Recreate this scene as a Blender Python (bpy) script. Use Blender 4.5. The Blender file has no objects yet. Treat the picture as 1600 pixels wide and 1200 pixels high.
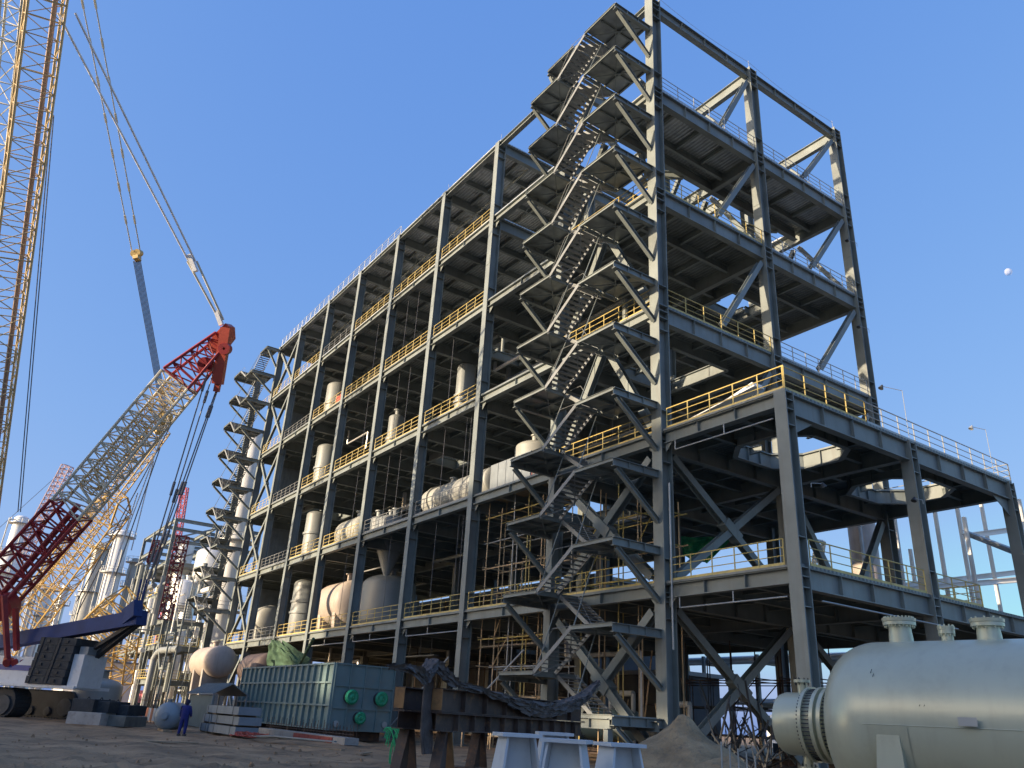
import bpy, bmesh, math, random
from mathutils import Vector, Matrix
random.seed(7)
V = Vector
scene = bpy.context.scene
COL = scene.collection

# ------------------------------------------------------------------ camera
CAM = V((28.918, -29.384, 1.60))
R_ = V((0.57472232, 0.8165535, 0.05417225))
U_ = V((0.29388876, -0.26772501, 0.91757981))
F_ = V((-0.76375627, 0.51143299, 0.39384344))
cam_d = bpy.data.cameras.new('camera')
cam = bpy.data.objects.new('camera', cam_d)
COL.objects.link(cam)
cam_d.sensor_width = 36.0
cam_d.lens = 36.0 * 1229.68 / 1600
cam_d.clip_start = 0.1
cam_d.clip_end = 6000
m = Matrix((R_, U_, -F_)).transposed().to_4x4()
m.translation = CAM
cam.matrix_world = m
scene.camera = cam

# ------------------------------------------------------------------ world + sun
SUN_AZ = (-0.20, -0.98)          # horizontal direction towards the sun
SUN_EL = math.radians(13.4)
sd = V((SUN_AZ[0], SUN_AZ[1], 0)).normalized() * math.cos(SUN_EL) + V((0, 0, math.sin(SUN_EL)))
SKYFIT = ((0.67, 0.86, .33), (0.45, 0.80, .40), (0.18, 0.98, .66))
world = bpy.data.worlds.new('World')
scene.world = world
world.use_nodes = True
wn = world.node_tree
bg = wn.nodes['Background']
sky = wn.nodes.new('ShaderNodeTexSky')
sky.sky_type = 'NISHITA'
sky.sun_disc = False
sky.sun_elevation = SUN_EL
sky.sun_rotation = math.atan2(SUN_AZ[0], SUN_AZ[1])
sky.air_density = 1.0
sky.dust_density = 2.0
sky.ozone_density = 3.0
# compress the physical sky's range channel by channel, as the camera's tone curve did
EXPO = 0.8
sep = wn.nodes.new('ShaderNodeSeparateColor'); cmb = wn.nodes.new('ShaderNodeCombineColor')
wn.links.new(sky.outputs[0], sep.inputs[0])
for i, (gm, k, thr) in enumerate(SKYFIT):
    pw = wn.nodes.new('ShaderNodeMath'); pw.operation = 'POWER'; pw.inputs[1].default_value = gm
    ml = wn.nodes.new('ShaderNodeMath'); ml.operation = 'MULTIPLY'; ml.inputs[1].default_value = k * 0.15 ** gm / (0.15 * 2 ** EXPO)
    wn.links.new(sep.outputs[i], pw.inputs[0]); wn.links.new(pw.outputs[0], ml.inputs[0]); 
    sb_ = wn.nodes.new('ShaderNodeMath'); sb_.operation = 'SUBTRACT'; sb_.inputs[1].default_value = thr / 0.15; wn.links.new(sep.outputs[i], sb_.inputs[0])
    mx_ = wn.nodes.new('ShaderNodeMath'); mx_.operation = 'MAXIMUM'; mx_.inputs[1].default_value = 0; wn.links.new(sb_.outputs[0], mx_.inputs[0])
    m2_ = wn.nodes.new('ShaderNodeMath'); m2_.operation = 'MULTIPLY'; m2_.inputs[1].default_value = 0.8; wn.links.new(mx_.outputs[0], m2_.inputs[0])
    ad_ = wn.nodes.new('ShaderNodeMath'); ad_.operation = 'ADD'; wn.links.new(ml.outputs[0], ad_.inputs[0]); wn.links.new(m2_.outputs[0], ad_.inputs[1]); wn.links.new(ad_.outputs[0], cmb.inputs[i])
wn.links.new(cmb.outputs[0], bg.inputs['Color'])
bg.inputs['Strength'].default_value = 0.15
sun_d = bpy.data.lights.new('sun', 'SUN')
sun_d.energy = 4.5
sun_d.angle = math.radians(0.5)
sun_d.color = (1.0, 0.80, 0.56)
sun = bpy.data.objects.new('sun', sun_d)
COL.objects.link(sun)
sun.rotation_euler = (-sd).to_track_quat('-Z', 'Y').to_euler()
scene.view_settings.view_transform = 'Standard'
scene.view_settings.look = 'None'
scene.view_settings.gamma = 1
scene.view_settings.exposure = EXPO
scene.render.engine = 'CYCLES'

# ------------------------------------------------------------------ helpers
def at(px, py, depth):
    """place a thing at a pixel bearing of the photograph and its real distance"""
    return CAM + depth * (F_ + (px - 800) / 1229.68 * R_ - (py - 600) / 1229.68 * U_)

MATS = {}
def mat(name, col, rough=0.6, metal=0.0, var=0.12, scale=1.2, bump=0.0, bscale=30, streak=0.0, dirt=None, dirt_amt=0.0, spec=None, coat=0):
    if name in MATS: return MATS[name]
    M = bpy.data.materials.new(name); M.use_nodes = True
    nt = M.node_tree; N = nt.nodes; L = nt.links
    b = N['Principled BSDF']
    b.inputs['Roughness'].default_value = rough
    b.inputs['Metallic'].default_value = metal
    if spec is not None: b.inputs['Specular IOR Level'].default_value = spec
    if coat: b.inputs['Coat Weight'].default_value = coat
    geo = N.new('ShaderNodeTexCoord')
    n1 = N.new('ShaderNodeTexNoise'); n1.inputs['Scale'].default_value = scale; n1.inputs['Detail'].default_value = 6
    L.new(geo.outputs['Object'], n1.inputs['Vector'])
    mr = N.new('ShaderNodeMapRange'); mr.inputs[1].default_value = 0.3; mr.inputs[2].default_value = 0.7
    mr.inputs[3].default_value = 1 - var; mr.inputs[4].default_value = 1 + var
    L.new(n1.outputs['Fac'], mr.inputs[0])
    hsv = N.new('ShaderNodeHueSaturation'); hsv.inputs['Color'].default_value = (*col, 1)
    L.new(mr.outputs[0], hsv.inputs['Value'])
    out = hsv.outputs[0]
    if streak:
        mp = N.new('ShaderNodeMapping'); mp.inputs['Scale'].default_value = (5, 5, 0.35)
        L.new(geo.outputs['Object'], mp.inputs[0])
        n2 = N.new('ShaderNodeTexNoise'); n2.inputs['Scale'].default_value = 1.0; n2.inputs['Detail'].default_value = 4
        L.new(mp.outputs[0], n2.inputs['Vector'])
        r2 = N.new('ShaderNodeMapRange'); r2.inputs[1].default_value = 0.5; r2.inputs[2].default_value = 0.75
        r2.inputs[3].default_value = 0; r2.inputs[4].default_value = streak
        L.new(n2.outputs['Fac'], r2.inputs[0])
        mx = N.new('ShaderNodeMix'); mx.data_type = 'RGBA'
        L.new(r2.outputs[0], mx.inputs[0]); L.new(out, mx.inputs[6])
        mx.inputs[7].default_value = (*(dirt or tuple(c * 0.5 for c in col)), 1)
        out = mx.outputs[2]
    if dirt_amt:
        n3 = N.new('ShaderNodeTexNoise'); n3.inputs['Scale'].default_value = scale * 2.7; n3.inputs['Detail'].default_value = 8; n3.inputs['Roughness'].default_value = 0.7
        L.new(geo.outputs['Object'], n3.inputs['Vector'])
        r3 = N.new('ShaderNodeMapRange'); r3.inputs[1].default_value = 0.52; r3.inputs[2].default_value = 0.66
        r3.inputs[3].default_value = 0; r3.inputs[4].default_value = dirt_amt
        L.new(n3.outputs['Fac'], r3.inputs[0])
        mx = N.new('ShaderNodeMix'); mx.data_type = 'RGBA'
        L.new(r3.outputs[0], mx.inputs[0]); L.new(out, mx.inputs[6])
        mx.inputs[7].default_value = (*(dirt or tuple(c * 0.5 for c in col)), 1)
        out = mx.outputs[2]
    L.new(out, b.inputs['Base Color'])
    if bump:
        n4 = N.new('ShaderNodeTexNoise'); n4.inputs['Scale'].default_value = bscale; n4.inputs['Detail'].default_value = 5
        L.new(geo.outputs['Object'], n4.inputs['Vector'])
        bp = N.new('ShaderNodeBump'); bp.inputs['Strength'].default_value = bump; bp.inputs['Distance'].default_value = 0.05
        L.new(n4.outputs['Fac'], bp.inputs['Height']); L.new(bp.outputs[0], b.inputs['Normal'])
    MATS[name] = M
    return M

steel = mat('grey_green_steel_paint', (0.198, 0.224, 0.214), 0.5, var=0.2, scale=0.6, streak=0.35, dirt=(0.16, 0.14, 0.12))
steel_l = mat('light_grey_steel_paint', (0.36, 0.38, 0.37), 0.5, var=0.1, scale=0.8, streak=0.25)
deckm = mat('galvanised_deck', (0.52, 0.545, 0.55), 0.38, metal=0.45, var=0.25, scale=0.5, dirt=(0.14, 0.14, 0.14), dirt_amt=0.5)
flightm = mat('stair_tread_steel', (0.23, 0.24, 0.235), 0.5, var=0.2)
deck_shaded = mat('shaded_deck_sheet', (0.20, 0.222, 0.222), 0.5, metal=0.2, var=0.3, scale=0.5, dirt=(0.06, 0.06, 0.06), dirt_amt=0.5)  # same galvanised deck, painted darker for the shade under the lower floors
stairm = mat('stair_steel', (0.30, 0.32, 0.31), 0.42, metal=0.4, var=0.25, scale=1.5)
galvd = mat('dull_grey_rail', (0.20, 0.21, 0.21), 0.55, var=0.15)
galv = mat('galvanised_rail', (0.42, 0.43, 0.42), 0.45, metal=0.3, var=0.1)
yellow = mat('yellow_rail_paint', (0.60, 0.46, 0.15), 0.5, var=0.18, scale=2.0, dirt=(0.25, 0.2, 0.12), dirt_amt=0.4)
rust = mat('rusty_steel', (0.085, 0.058, 0.045), 0.8, var=0.35, scale=1.4, dirt=(0.20, 0.105, 0.05), dirt_amt=0.8, bump=0.2)
rust_o = mat('orange_rust', (0.30, 0.165, 0.07), 0.85, var=0.3, scale=1.6, dirt=(0.12, 0.07, 0.04), dirt_amt=0.5)
conc = mat('concrete', (0.36, 0.34, 0.31), 0.9, var=0.15, scale=1.1, dirt=(0.2, 0.18, 0.16), dirt_amt=0.5, bump=0.2)
white = mat('white_paint', (0.84, 0.84, 0.81), 0.45, var=0.06, scale=0.6, streak=0.3, dirt=(0.45, 0.42, 0.38))
silver = mat('aluminium_cladding', (0.66, 0.66, 0.64), 0.38, metal=0.45, var=0.1, scale=1.0, streak=0.25, dirt=(0.4, 0.38, 0.34))
vgrey = mat('vessel_grey', (0.24, 0.262, 0.262), 0.45, var=0.1, scale=0.7, streak=0.25, dirt=(0.25, 0.22, 0.19))
vtan = mat('vessel_tan', (0.46, 0.39, 0.33), 0.55, var=0.12, scale=0.9, streak=0.3, dirt=(0.3, 0.22, 0.17))
vcream = mat('vessel_cream', (0.38, 0.385, 0.35), 0.5, var=0.08, streak=0.2, dirt=(0.35, 0.3, 0.22))
tankm = mat('exchanger_paint', (0.50, 0.51, 0.39), 0.30, metal=0.2, var=0.07, scale=0.5, streak=0.3, dirt=(0.36, 0.35, 0.27), dirt_amt=0.3, bump=0.05, bscale=4)
bluebox = mat('teal_grey_paint', (0.16, 0.235, 0.235), 0.42, var=0.12, scale=0.8, dirt=(0.2, 0.22, 0.2), dirt_amt=0.35)
greencap = mat('green_plastic_sheet', (0.02, 0.30, 0.15), 0.45, var=0.25, scale=5, bump=0.6, bscale=12)
net_g = mat('green_debris_net', (0.075, 0.14, 0.085), 0.9, var=0.25, scale=2.0, bump=0.5)
cred = mat('crane_red', (0.30, 0.03, 0.035), 0.45, var=0.2, scale=1.5, dirt=(0.12, 0.04, 0.04), dirt_amt=0.4)
chead = mat('crane_bright_red', (0.42, 0.07, 0.045), 0.45, var=0.12, scale=1.0)
cgrey = mat('crane_grey', (0.64, 0.60, 0.47), 0.45, var=0.12)
cyel = mat('crane_yellow', (0.60, 0.42, 0.15), 0.5, var=0.15, scale=1.0, dirt=(0.4, 0.3, 0.16), dirt_amt=0.5)
cyelp = mat('crane_pale_yellow', (0.66, 0.50, 0.25), 0.5, var=0.15, scale=0.8, dirt=(0.4, 0.32, 0.22), dirt_amt=0.4)
cblue = mat('crane_navy', (0.018, 0.045, 0.16), 0.75, var=0.2, scale=1.0)
black = mat('black_rubber_steel', (0.028, 0.032, 0.036), 0.7, var=0.35, scale=1.2, bump=0.3, bscale=8)
ballast = mat('dark_ballast_iron', (0.03, 0.036, 0.042), 0.8, var=0.25, scale=1.0, bump=0.3, bscale=6, dirt=(0.09, 0.09, 0.08), dirt_amt=0.5)
ropem = mat('wire_rope', (0.13, 0.13, 0.14), 0.5, metal=0.4)
ropew = mat('pale_pendant_bar', (0.85, 0.86, 0.86), 0.5)
cwhite = mat('crane_white_body', (0.68, 0.69, 0.68), 0.4, var=0.06, dirt=(0.35, 0.33, 0.3), dirt_amt=0.25)
cstripe = mat('blue_stripe', (0.02, 0.05, 0.26), 0.4)
cflag = mat('orange_red_mark', (0.55, 0.12, 0.05), 0.4)
tarp = mat('grey_purple_tarpaulin', (0.105, 0.088, 0.080), 0.9, var=0.35, scale=3.0, bump=0.9, bscale=5)
ped = mat('pale_blue_grey_paint', (0.55, 0.58, 0.60), 0.5, var=0.05, scale=1.0, dirt=(0.35, 0.36, 0.37), dirt_amt=0.3)
bundle = mat('packed_grey_steel', (0.21, 0.24, 0.26), 0.6, var=0.15, scale=1.2, dirt=(0.3, 0.3, 0.28), dirt_amt=0.3)
pole_t = mat('scaffold_pole_tan', (0.58, 0.42, 0.24), 0.6, var=0.3, scale=1.2, dirt=(0.25, 0.12, 0.07), dirt_amt=0.6)
pole_r = mat('scaffold_pole_red', (0.42, 0.12, 0.10), 0.6, var=0.3, scale=2)
wood = mat('planks', (0.30, 0.22, 0.14), 0.85, var=0.25, scale=3)
safe = mat('orange_white_barrier', (0.75, 0.26, 0.12), 0.6, var=0.1)
navy = mat('navy_coverall', (0.012, 0.02, 0.14), 0.85, var=0.25, scale=6)
skinm = mat('skin', (0.42, 0.26, 0.19), 0.6, var=0.04)
darkm = mat('dark_machinery', (0.05, 0.055, 0.06), 0.7, var=0.4, scale=1.5)
bluec = mat('blue_sheet', (0.02, 0.06, 0.28), 0.6, var=0.2)
greens = mat('green_rope', (0.03, 0.45, 0.17), 0.6)
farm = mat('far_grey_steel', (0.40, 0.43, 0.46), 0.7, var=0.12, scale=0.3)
whitesteel = mat('primer_white_steel', (0.82, 0.80, 0.74), 0.6, var=0.1, scale=0.6)

def add_ribs(M, axis_scale, dark):
    nt = M.node_tree; N = nt.nodes; L = nt.links; b = N['Principled BSDF']
    src = b.inputs['Base Color'].links[0].from_socket
    tc = N.new('ShaderNodeTexCoord'); wv = N.new('ShaderNodeTexWave'); wv.bands_direction = 'Y'; wv.inputs['Scale'].default_value = axis_scale; wv.inputs['Distortion'].default_value = 0
    L.new(tc.outputs['Object'], wv.inputs['Vector'])
    mx = N.new('ShaderNodeMix'); mx.data_type = 'RGBA'; mx.blend_type = 'MULTIPLY'
    cr = N.new('ShaderNodeMapRange'); cr.inputs[1].default_value = .35; cr.inputs[2].default_value = .65; cr.inputs[3].default_value = 0; cr.inputs[4].default_value = 1
    L.new(wv.outputs['Fac'], cr.inputs[0]); L.new(cr.outputs[0], mx.inputs[0]); L.new(src, mx.inputs[6]); mx.inputs[7].default_value = (dark, dark, dark, 1)
    L.new(mx.outputs[2], b.inputs['Base Color'])
    bp = N.new('ShaderNodeBump'); bp.inputs['Strength'].default_value = .8; bp.inputs['Distance'].default_value = .05; L.new(wv.outputs['Fac'], bp.inputs['Height']); L.new(bp.outputs[0], b.inputs['Normal'])
add_ribs(deckm, 1.1, .72); add_ribs(deck_shaded, 1.1, .7)

def basis(a, b, up):
    d = (b - a); L = d.length; d = d / L
    up = V(up)
    s = d.cross(up)
    if s.length < 1e-4: s = d.cross(V((1, 0, 0)) if abs(d.x) < 0.9 else V((0, 1, 0)))
    s.normalize(); u = s.cross(d).normalized()
    return d, s, u, L

class MB:
    def __init__(s): s.v = []; s.f = []; s.sm = []
    def add(s, vs, fs, smooth=False):
        o = len(s.v); s.v += [tuple(x) for x in vs]; s.f += [tuple(i + o for i in f) for f in fs]; s.sm += [smooth] * len(fs)
    def hexa(s, p):      # 8 corners, bottom ring 0-3, top ring 4-7
        s.add(p, [(0, 3, 2, 1), (4, 5, 6, 7), (0, 1, 5, 4), (1, 2, 6, 5), (2, 3, 7, 6), (3, 0, 4, 7)])
    def box(s, x0, x1, y0, y1, z0, z1):
        s.hexa([V(q) for q in ((x0, y0, z0), (x1, y0, z0), (x1, y1, z0), (x0, y1, z0), (x0, y0, z1), (x1, y0, z1), (x1, y1, z1), (x0, y1, z1))])
    def bar(s, a, b, w, h, up=(0, 0, 1), off=0.0):
        a = V(a); b = V(b); d, sd_, u, L = basis(a, b, up)
        a = a + u * off; b = b + u * off
        x = sd_ * w / 2; y = u * h / 2
        s.hexa([a - x - y, a + x - y, a + x + y, a - x + y, b - x - y, b + x - y, b + x + y, b - x + y])
    def ibeam(s, a, b, w, h, up=(0, 0, 1), t=0.05, stiff=0.0):
        a = V(a); b = V(b); d, sd_, u, L = basis(a, b, up)
        for k in (-1, 1):
            o = u * (h / 2 - t / 2) * k
            s.bar(a + o, b + o, w, t, up)
        s.bar(a, b, t * 0.7, h - 2 * t, up)
        if stiff:
            n = int(L / stiff)
            for i in range(1, n):
                c = a + d * (L * i / n)
                s.bar(c - d * 0.012, c + d * 0.012, w - 0.02, h - 2 * t - 0.004, up)
    def tube(s, a, b, r, n=6, r2=None):
        a = V(a); b = V(b); d, sd_, u, L = basis(a, b, (0, 0, 1)); r2 = r if r2 is None else r2
        vs = []
        for p, q in ((a, r), (b, r2)):
            for i in range(n):
                t = 2 * math.pi * i / n
                vs.append(p + sd_ * math.cos(t) * q + u * math.sin(t) * q)
        fs = [(i, (i + 1) % n, n + (i + 1) % n, n + i) for i in range(n)]
        s.add(vs, fs, n > 6)
        s.add(vs[:n], [tuple(range(n))[::-1]]); s.add(vs[n:], [tuple(range(n))])
    def path(s, pts, r, n=6):
        for a, b in zip(pts[:-1], pts[1:]): s.tube(a, b, r, n)
    def lathe(s, o, ax, prof, n=32, up=(0, 0, 1)):
        o = V(o); ax = V(ax).normalized()
        d, sd_, u, _ = basis(o, o + ax, up)
        vs = []
        for (r, t) in prof:
            for i in range(n):
                an = 2 * math.pi * i / n
                vs.append(o + ax * t + (sd_ * math.cos(an) + u * math.sin(an)) * max(r, 1e-4))
        fs = []
        for j in range(len(prof) - 1):
            for i in range(n):
                k = (i + 1) % n
                fs.append((j * n + i, j * n + k, (j + 1) * n + k, (j + 1) * n + i))
        s.add(vs, fs, True)
    def grid(s, fn, nu, nv, smooth=True):
        vs = [fn(i / nu, j / nv) for j in range(nv + 1) for i in range(nu + 1)]
        fs = [(j * (nu + 1) + i, j * (nu + 1) + i + 1, (j + 1) * (nu + 1) + i + 1, (j + 1) * (nu + 1) + i) for j in range(nv) for i in range(nu)]
        s.add(vs, fs, smooth)
    def build(s, name, material, parent=None, **tags):
        me = bpy.data.meshes.new(name)
        me.from_pydata(s.v, [], s.f)
        me.polygons.foreach_set('use_smooth', s.sm)
        me.materials.append(material)
        me.update()
        bm = bmesh.new(); bm.from_mesh(me); bmesh.ops.recalc_face_normals(bm, faces=bm.faces); bm.to_mesh(me); bm.free()
        if any(s.sm): me.set_sharp_from_angle(angle=math.radians(32))
        o = bpy.data.objects.new(name, me); COL.objects.link(o)
        if parent is not None:
            o.parent = parent
            o.matrix_parent_inverse = Matrix.Translation(-parent.location) if parent.type == 'EMPTY' else parent.matrix_parent_inverse.copy() @ Matrix.Identity(4) if False else _inv(parent)
        for k, v in tags.items(): o[k] = v
        return o

LOC = {}
def _inv(p):
    # world matrix of p without a depsgraph update: only root Empties carry a transform
    r = p
    while r.parent is not None: r = r.parent
    return (Matrix.Translation(-r.location) if r is p else Matrix.Identity(4))

def thing(name, label, cat, loc=(0, 0, 0), group=None, kind=None):
    o = bpy.data.objects.new(name, None); COL.objects.link(o)
    o.location = loc; o.empty_display_size = 0.5
    return tag(o, label, cat, group, kind)
def tag(o, label=None, cat=None, group=None, kind=None):
    if label: o['label'] = label
    if cat: o['category'] = cat
    if group: o['group'] = group
    if kind: o['kind'] = kind
    return o
def copy_thing(root, delta, label=None, rotz=None):
    r = root.copy(); COL.objects.link(r); r.location = root.location + V(delta)
    if rotz is not None: r.rotation_euler = (0, 0, rotz)
    if label: r['label'] = label
    for ch in [c for c in COL.objects if c.parent is root]:
        c = ch.copy(); COL.objects.link(c); c.parent = r
        for g in [g for g in COL.objects if g.parent is ch]:
            d = g.copy(); COL.objects.link(d); d.parent = c
    return r

# ------------------------------------------------------------------ dimensions of the frame
X = dict(A=0.0, M=-9.27, B=-18.99, C=-28.25, D=-37.9, E=-47.4, F=-56.6, G=-66.2, H=-74.34, I=-83.7, P=7.91)
Y0, Y1, Y2 = 0.0, 10.35, 21.08
Z = [0.0, 8.38, 16.48, 24.40, 32.71, 40.90, 48.88]
ROOF = 6
ROW = ['H', 'G', 'F', 'E', 'D', 'C', 'B', 'M', 'A']
CW, CD = 0.60, 0.80          # column flange width (X) and depth (Y)
GH = 0.95                    # girder depth

# ------------------------------------------------------------------ ground
def ground():
    from mathutils import noise
    def h(x, y):
        p = V((x, y, 0))
        dd = math.hypot(x - CAM.x, y - CAM.y)
        fall = max(0.0, 1 - max(0, (y + 7)) / 4.0) if y > -7 else 1.0
        a = noise.fractal(p * 0.10, 1, 2, 4) * 0.07 + noise.fractal(p * 0.6, 0.8, 2, 6) * 0.06 + max(0, noise.fractal(p * 1.7 + V((5, 2, 0)), 0.7, 2, 4) - .05) * 0.26 * max(0, min(1, (34 - dd) / 14))
        rut = math.sin((y * 0.94 + x * 0.10) * 2.6 + 1.5 * noise.noise(p * 0.12)) * 0.045
        return (a + rut * (0.6 + noise.noise(p * 0.3))) * fall - 0.02
    mb = MB()
    # near field: fine sheet; outer: coarse
    x0, x1, y0, y1 = -60.0, 36.0, -36.0, -2.0
    nx, ny = 480, 190
    mb.grid(lambda u, v: V((x0 + (x1 - x0) * u, y0 + (y1 - y0) * v, h(x0 + (x1 - x0) * u, y0 + (y1 - y0) * v) * min(1, 20 * u, 20 * (1 - u), 20 * v, 14 * (1 - v)))), nx, ny)
    # surround as 8 quads
    B = 3000.0; z = 0.0
    xs = [-B, x0, x1, B]; ys = [-B, y0, y1, B]
    for i in range(3):
        for j in range(3):
            if i == 1 and j == 1: continue
            mb.add([V((xs[i], ys[j], z)), V((xs[i + 1], ys[j], z)), V((xs[i + 1], ys[j + 1], z)), V((xs[i], ys[j + 1], z))], [(0, 1, 2, 3)])
    g = mat('site_dirt', (0.29, 0.185, 0.10), 0.95, var=0.45, scale=0.35, bump=1.0, bscale=6, dirt=(0.11, 0.07, 0.042), dirt_amt=0.85)
    o = mb.build('ground', g)
    tag(o, kind='structure')
ground()
def stones():
    from mathutils import noise
    rs = random.Random(21); mb = MB()
    for i in range(800):
        a = math.radians(rs.uniform(137, 181)); d = 13 + 30 * rs.random() ** 1.3
        x = CAM.x + d * math.cos(a); y = CAM.y + d * math.sin(a)
        if y > -10: continue
        r = rs.choice((.015, .018, .02, .025, .03, .05)) * rs.uniform(.6, 1.4) * (.6 + d / 60); p = V((x, y, .0))
        vs = [p + V((rs.uniform(-.3, .3) * r + r * cx, rs.uniform(-.3, .3) * r + r * cy, r * cz)) for cx, cy, cz in ((-1, -.8, -.3), (1, -.9, -.3), (.9, 1, -.3), (-1, .8, -.3), (-.5, -.5, 1.1), (.6, -.4, 1.3), (.5, .5, 1.0), (-.4, .6, 1.2))]
        mb.hexa(vs)
    tag(mb.build('loose_stones', mat('stone_lumps', (.30, .19, .11), .95, var=.3, scale=3)), 'loose stones and soil clods scattered over the dirt yard', 'stones', kind='stuff')
    for i, (px, py, L_, lab) in enumerate(((470, 1168, 2.6, 'short plank lying on the dirt in front of the rebar strip'), (230, 1160, 2.0, 'small plank on the dirt left of the person'), (560, 1180, 1.6, 'offcut plank on the dirt left of the trestle foot'))):
        d0 = F_ + (px - 800) / 1229.68 * R_ - (py - 600) / 1229.68 * U_; q = CAM + d0 * (-CAM.z / d0.z); q.z = .04
        mb = MB(); mb.bar(q, q + V((L_ * math.cos(i + .4), L_ * math.sin(i + .4), .02)), .2, .05); tag(mb.build('plank', wood), lab, 'plank')
stones()

# ------------------------------------------------------------------ main frame
bld = thing('steel_building', 'huge open grey steel process frame with floors, yellow railings and zigzag outside stairs', 'steel building', (0, 0, 0))

def column(x, y, z1, z0=0.0, stiff=True, w=CW, d=CD, m_=steel, parent=None):
    mb = MB()
    t = 0.05
    mb.box(x - w / 2, x + w / 2, y - d / 2, y - d / 2 + t, z0, z1)
    mb.box(x - w / 2, x + w / 2, y + d / 2 - t, y + d / 2, z0, z1)
    mb.box(x - 0.025, x + 0.025, y - d / 2 + t, y + d / 2 - t, z0, z1)
    if stiff:
        for zz in Z[1:]:
            if zz > z1 + 0.2: continue
            for q in (-0.06, -GH + 0.04, -1.7, -0.45, 1.25):
                zq = zz + q
                if z0 < zq < z1 - 0.03:
                    mb.box(x + 0.026, x + w / 2 - 0.03, y - d / 2 + t + 0.001, y + d / 2 - t - 0.001, zq - 0.02, zq + 0.02)
                    mb.box(x - w / 2 + 0.03, x - 0.026, y - d / 2 + t + 0.001, y + d / 2 - t - 0.001, zq - 0.02, zq + 0.02)
        # bolted splice plates at mid-storey
        for zz in (20.3, 36.6):
            if zz < z1: mb.box(x - w / 2 + 0.08, x + w / 2 - 0.08, y - d / 2 - 0.022, y - d / 2 - 0.001, zz - 0.45, zz + 0.45)
        mb.box(x - w / 2 - 0.1, x + w / 2 + 0.1, y - d / 2 - 0.1, y + d / 2 + 0.1, z0 + 0.002, z0 + 0.06)
    return mb.build('column', m_, parent or bld)

for k in ROW:
    for y in (Y0, Y1, Y2):
        top = Z[ROOF] + (0.25 if k == 'A' and y == Y0 else 0.0)
        column(X[k], y, top, stiff=(y == Y0 or k == 'A'), w=0.73 if k == 'A' else CW)
column(X['I'], Y0, 47.0); column(X['I'], Y1, 41.0, stiff=False)
for y, top in ((Y0, Z[2]), (Y1, Z[2]), (Y2, Z[2])):
    column(X['P'], y, top + 0.02, w=0.66, d=0.62)

# exterior girders, one part per bay and level
def girder(a, b, h=GH, w=0.42, stiff=2.35, name='girder', m_=steel, kind=None):
    mb = MB(); mb.ibeam(a, b, w, h, t=0.045, stiff=stiff)
    # bracket plates below
    o = mb.build(name, m_, bld)
    if kind: o['kind'] = kind
    return o
gc = GH / 2 + 0.02
for lv in range(1, 7):
    zc = Z[lv] - gc
    for a, b in zip(ROW[:-1], ROW[1:]):
        girder((X[a] + CW / 2, Y0 - 0.1, Z[lv] - 0.33), (X[b] - CW / 2, Y0 - 0.1, Z[lv] - 0.33), h=0.62 if lv < 6 else 0.5, stiff=4.0)
    for ya, yb in ((Y0, Y1), (Y1, Y2)):
        girder((X['A'], ya + CD / 2, Z[lv] - .545), (X['A'], yb - CD / 2, Z[lv] - .545), h=1.05 if lv < 6 else 0.8)
for lv in (1, 2):
    zc = Z[lv] - gc
    girder((X['A'] + CW / 2, Y0, Z[lv] - 0.36), (X['P'] - 0.33, Y0, Z[lv] - 0.36), h=0.68)
    for ya, yb in ((Y0, Y1), (Y1, Y2)):
        hh = 1.06 if lv == 2 else 0.92
        girder((X['P'], ya + 0.32, Z[lv] - .02 - hh / 2), (X['P'], yb - 0.32, Z[lv] - .02 - hh / 2), h=hh)
    girder((X['A'] + CW / 2, Y1, zc), (X['P'] - 0.33, Y1, zc), h=0.9)
    girder((X['A'] + CW / 2, Y2, zc), (X['P'] - 0.33, Y2, zc), h=0.9)
# deep haunches under the annex roof corners
def haunch(p, dx, dy):
    mb = MB(); z = Z[2] - 1.11
    a = V(p)
    for s in (-1,):
        b = a + V((dx * 1.7, dy * 1.7, 0))
        mb.add([a + V((0.02 * dy, 0.02 * dx, z)), a + V((0.02 * dy, 0.02 * dx, z - 0.95)), b + V((0.02 * dy, 0.02 * dx, z)), a + V((-0.02 * dy, -0.02 * dx, z)), a + V((-0.02 * dy, -0.02 * dx, z - 0.95)), b + V((-0.02 * dy, -0.02 * dx, z))],
               [(0, 1, 2), (3, 5, 4), (0, 2, 5, 3), (1, 4, 5, 2), (0, 3, 4, 1)])
    mb.build('haunch_plate', steel, bld)
haunch((X['P'], Y2 - 0.32, 0), 0, -1); haunch((X['P'], Y0 + 0.32, 0), 0, 1)

# interior girders and transverse girders of all levels
mb = MB()
for lv in range(1, 7):
    zc = Z[lv] - gc
    for y in (Y1, Y2):
        for a, b in zip(ROW[:-1], ROW[1:]):
            if lv == 6 and X[b] > X['B'] + 1 and y == Y2: pass
            mb.ibeam((X[a] + CW / 2, y, zc), (X[b] - CW / 2, y, zc), 0.4, GH, t=0.045)
    for k in ROW[:-1]:
        for ya, yb in ((Y0, Y1), (Y1, Y2)):
            mb.ibeam((X[k], ya + CD / 2, zc), (X[k], yb - CD / 2, zc), 0.4, 1.0, t=0.045)
mb.build('interior_girder', steel, bld, kind='stuff')

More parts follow.
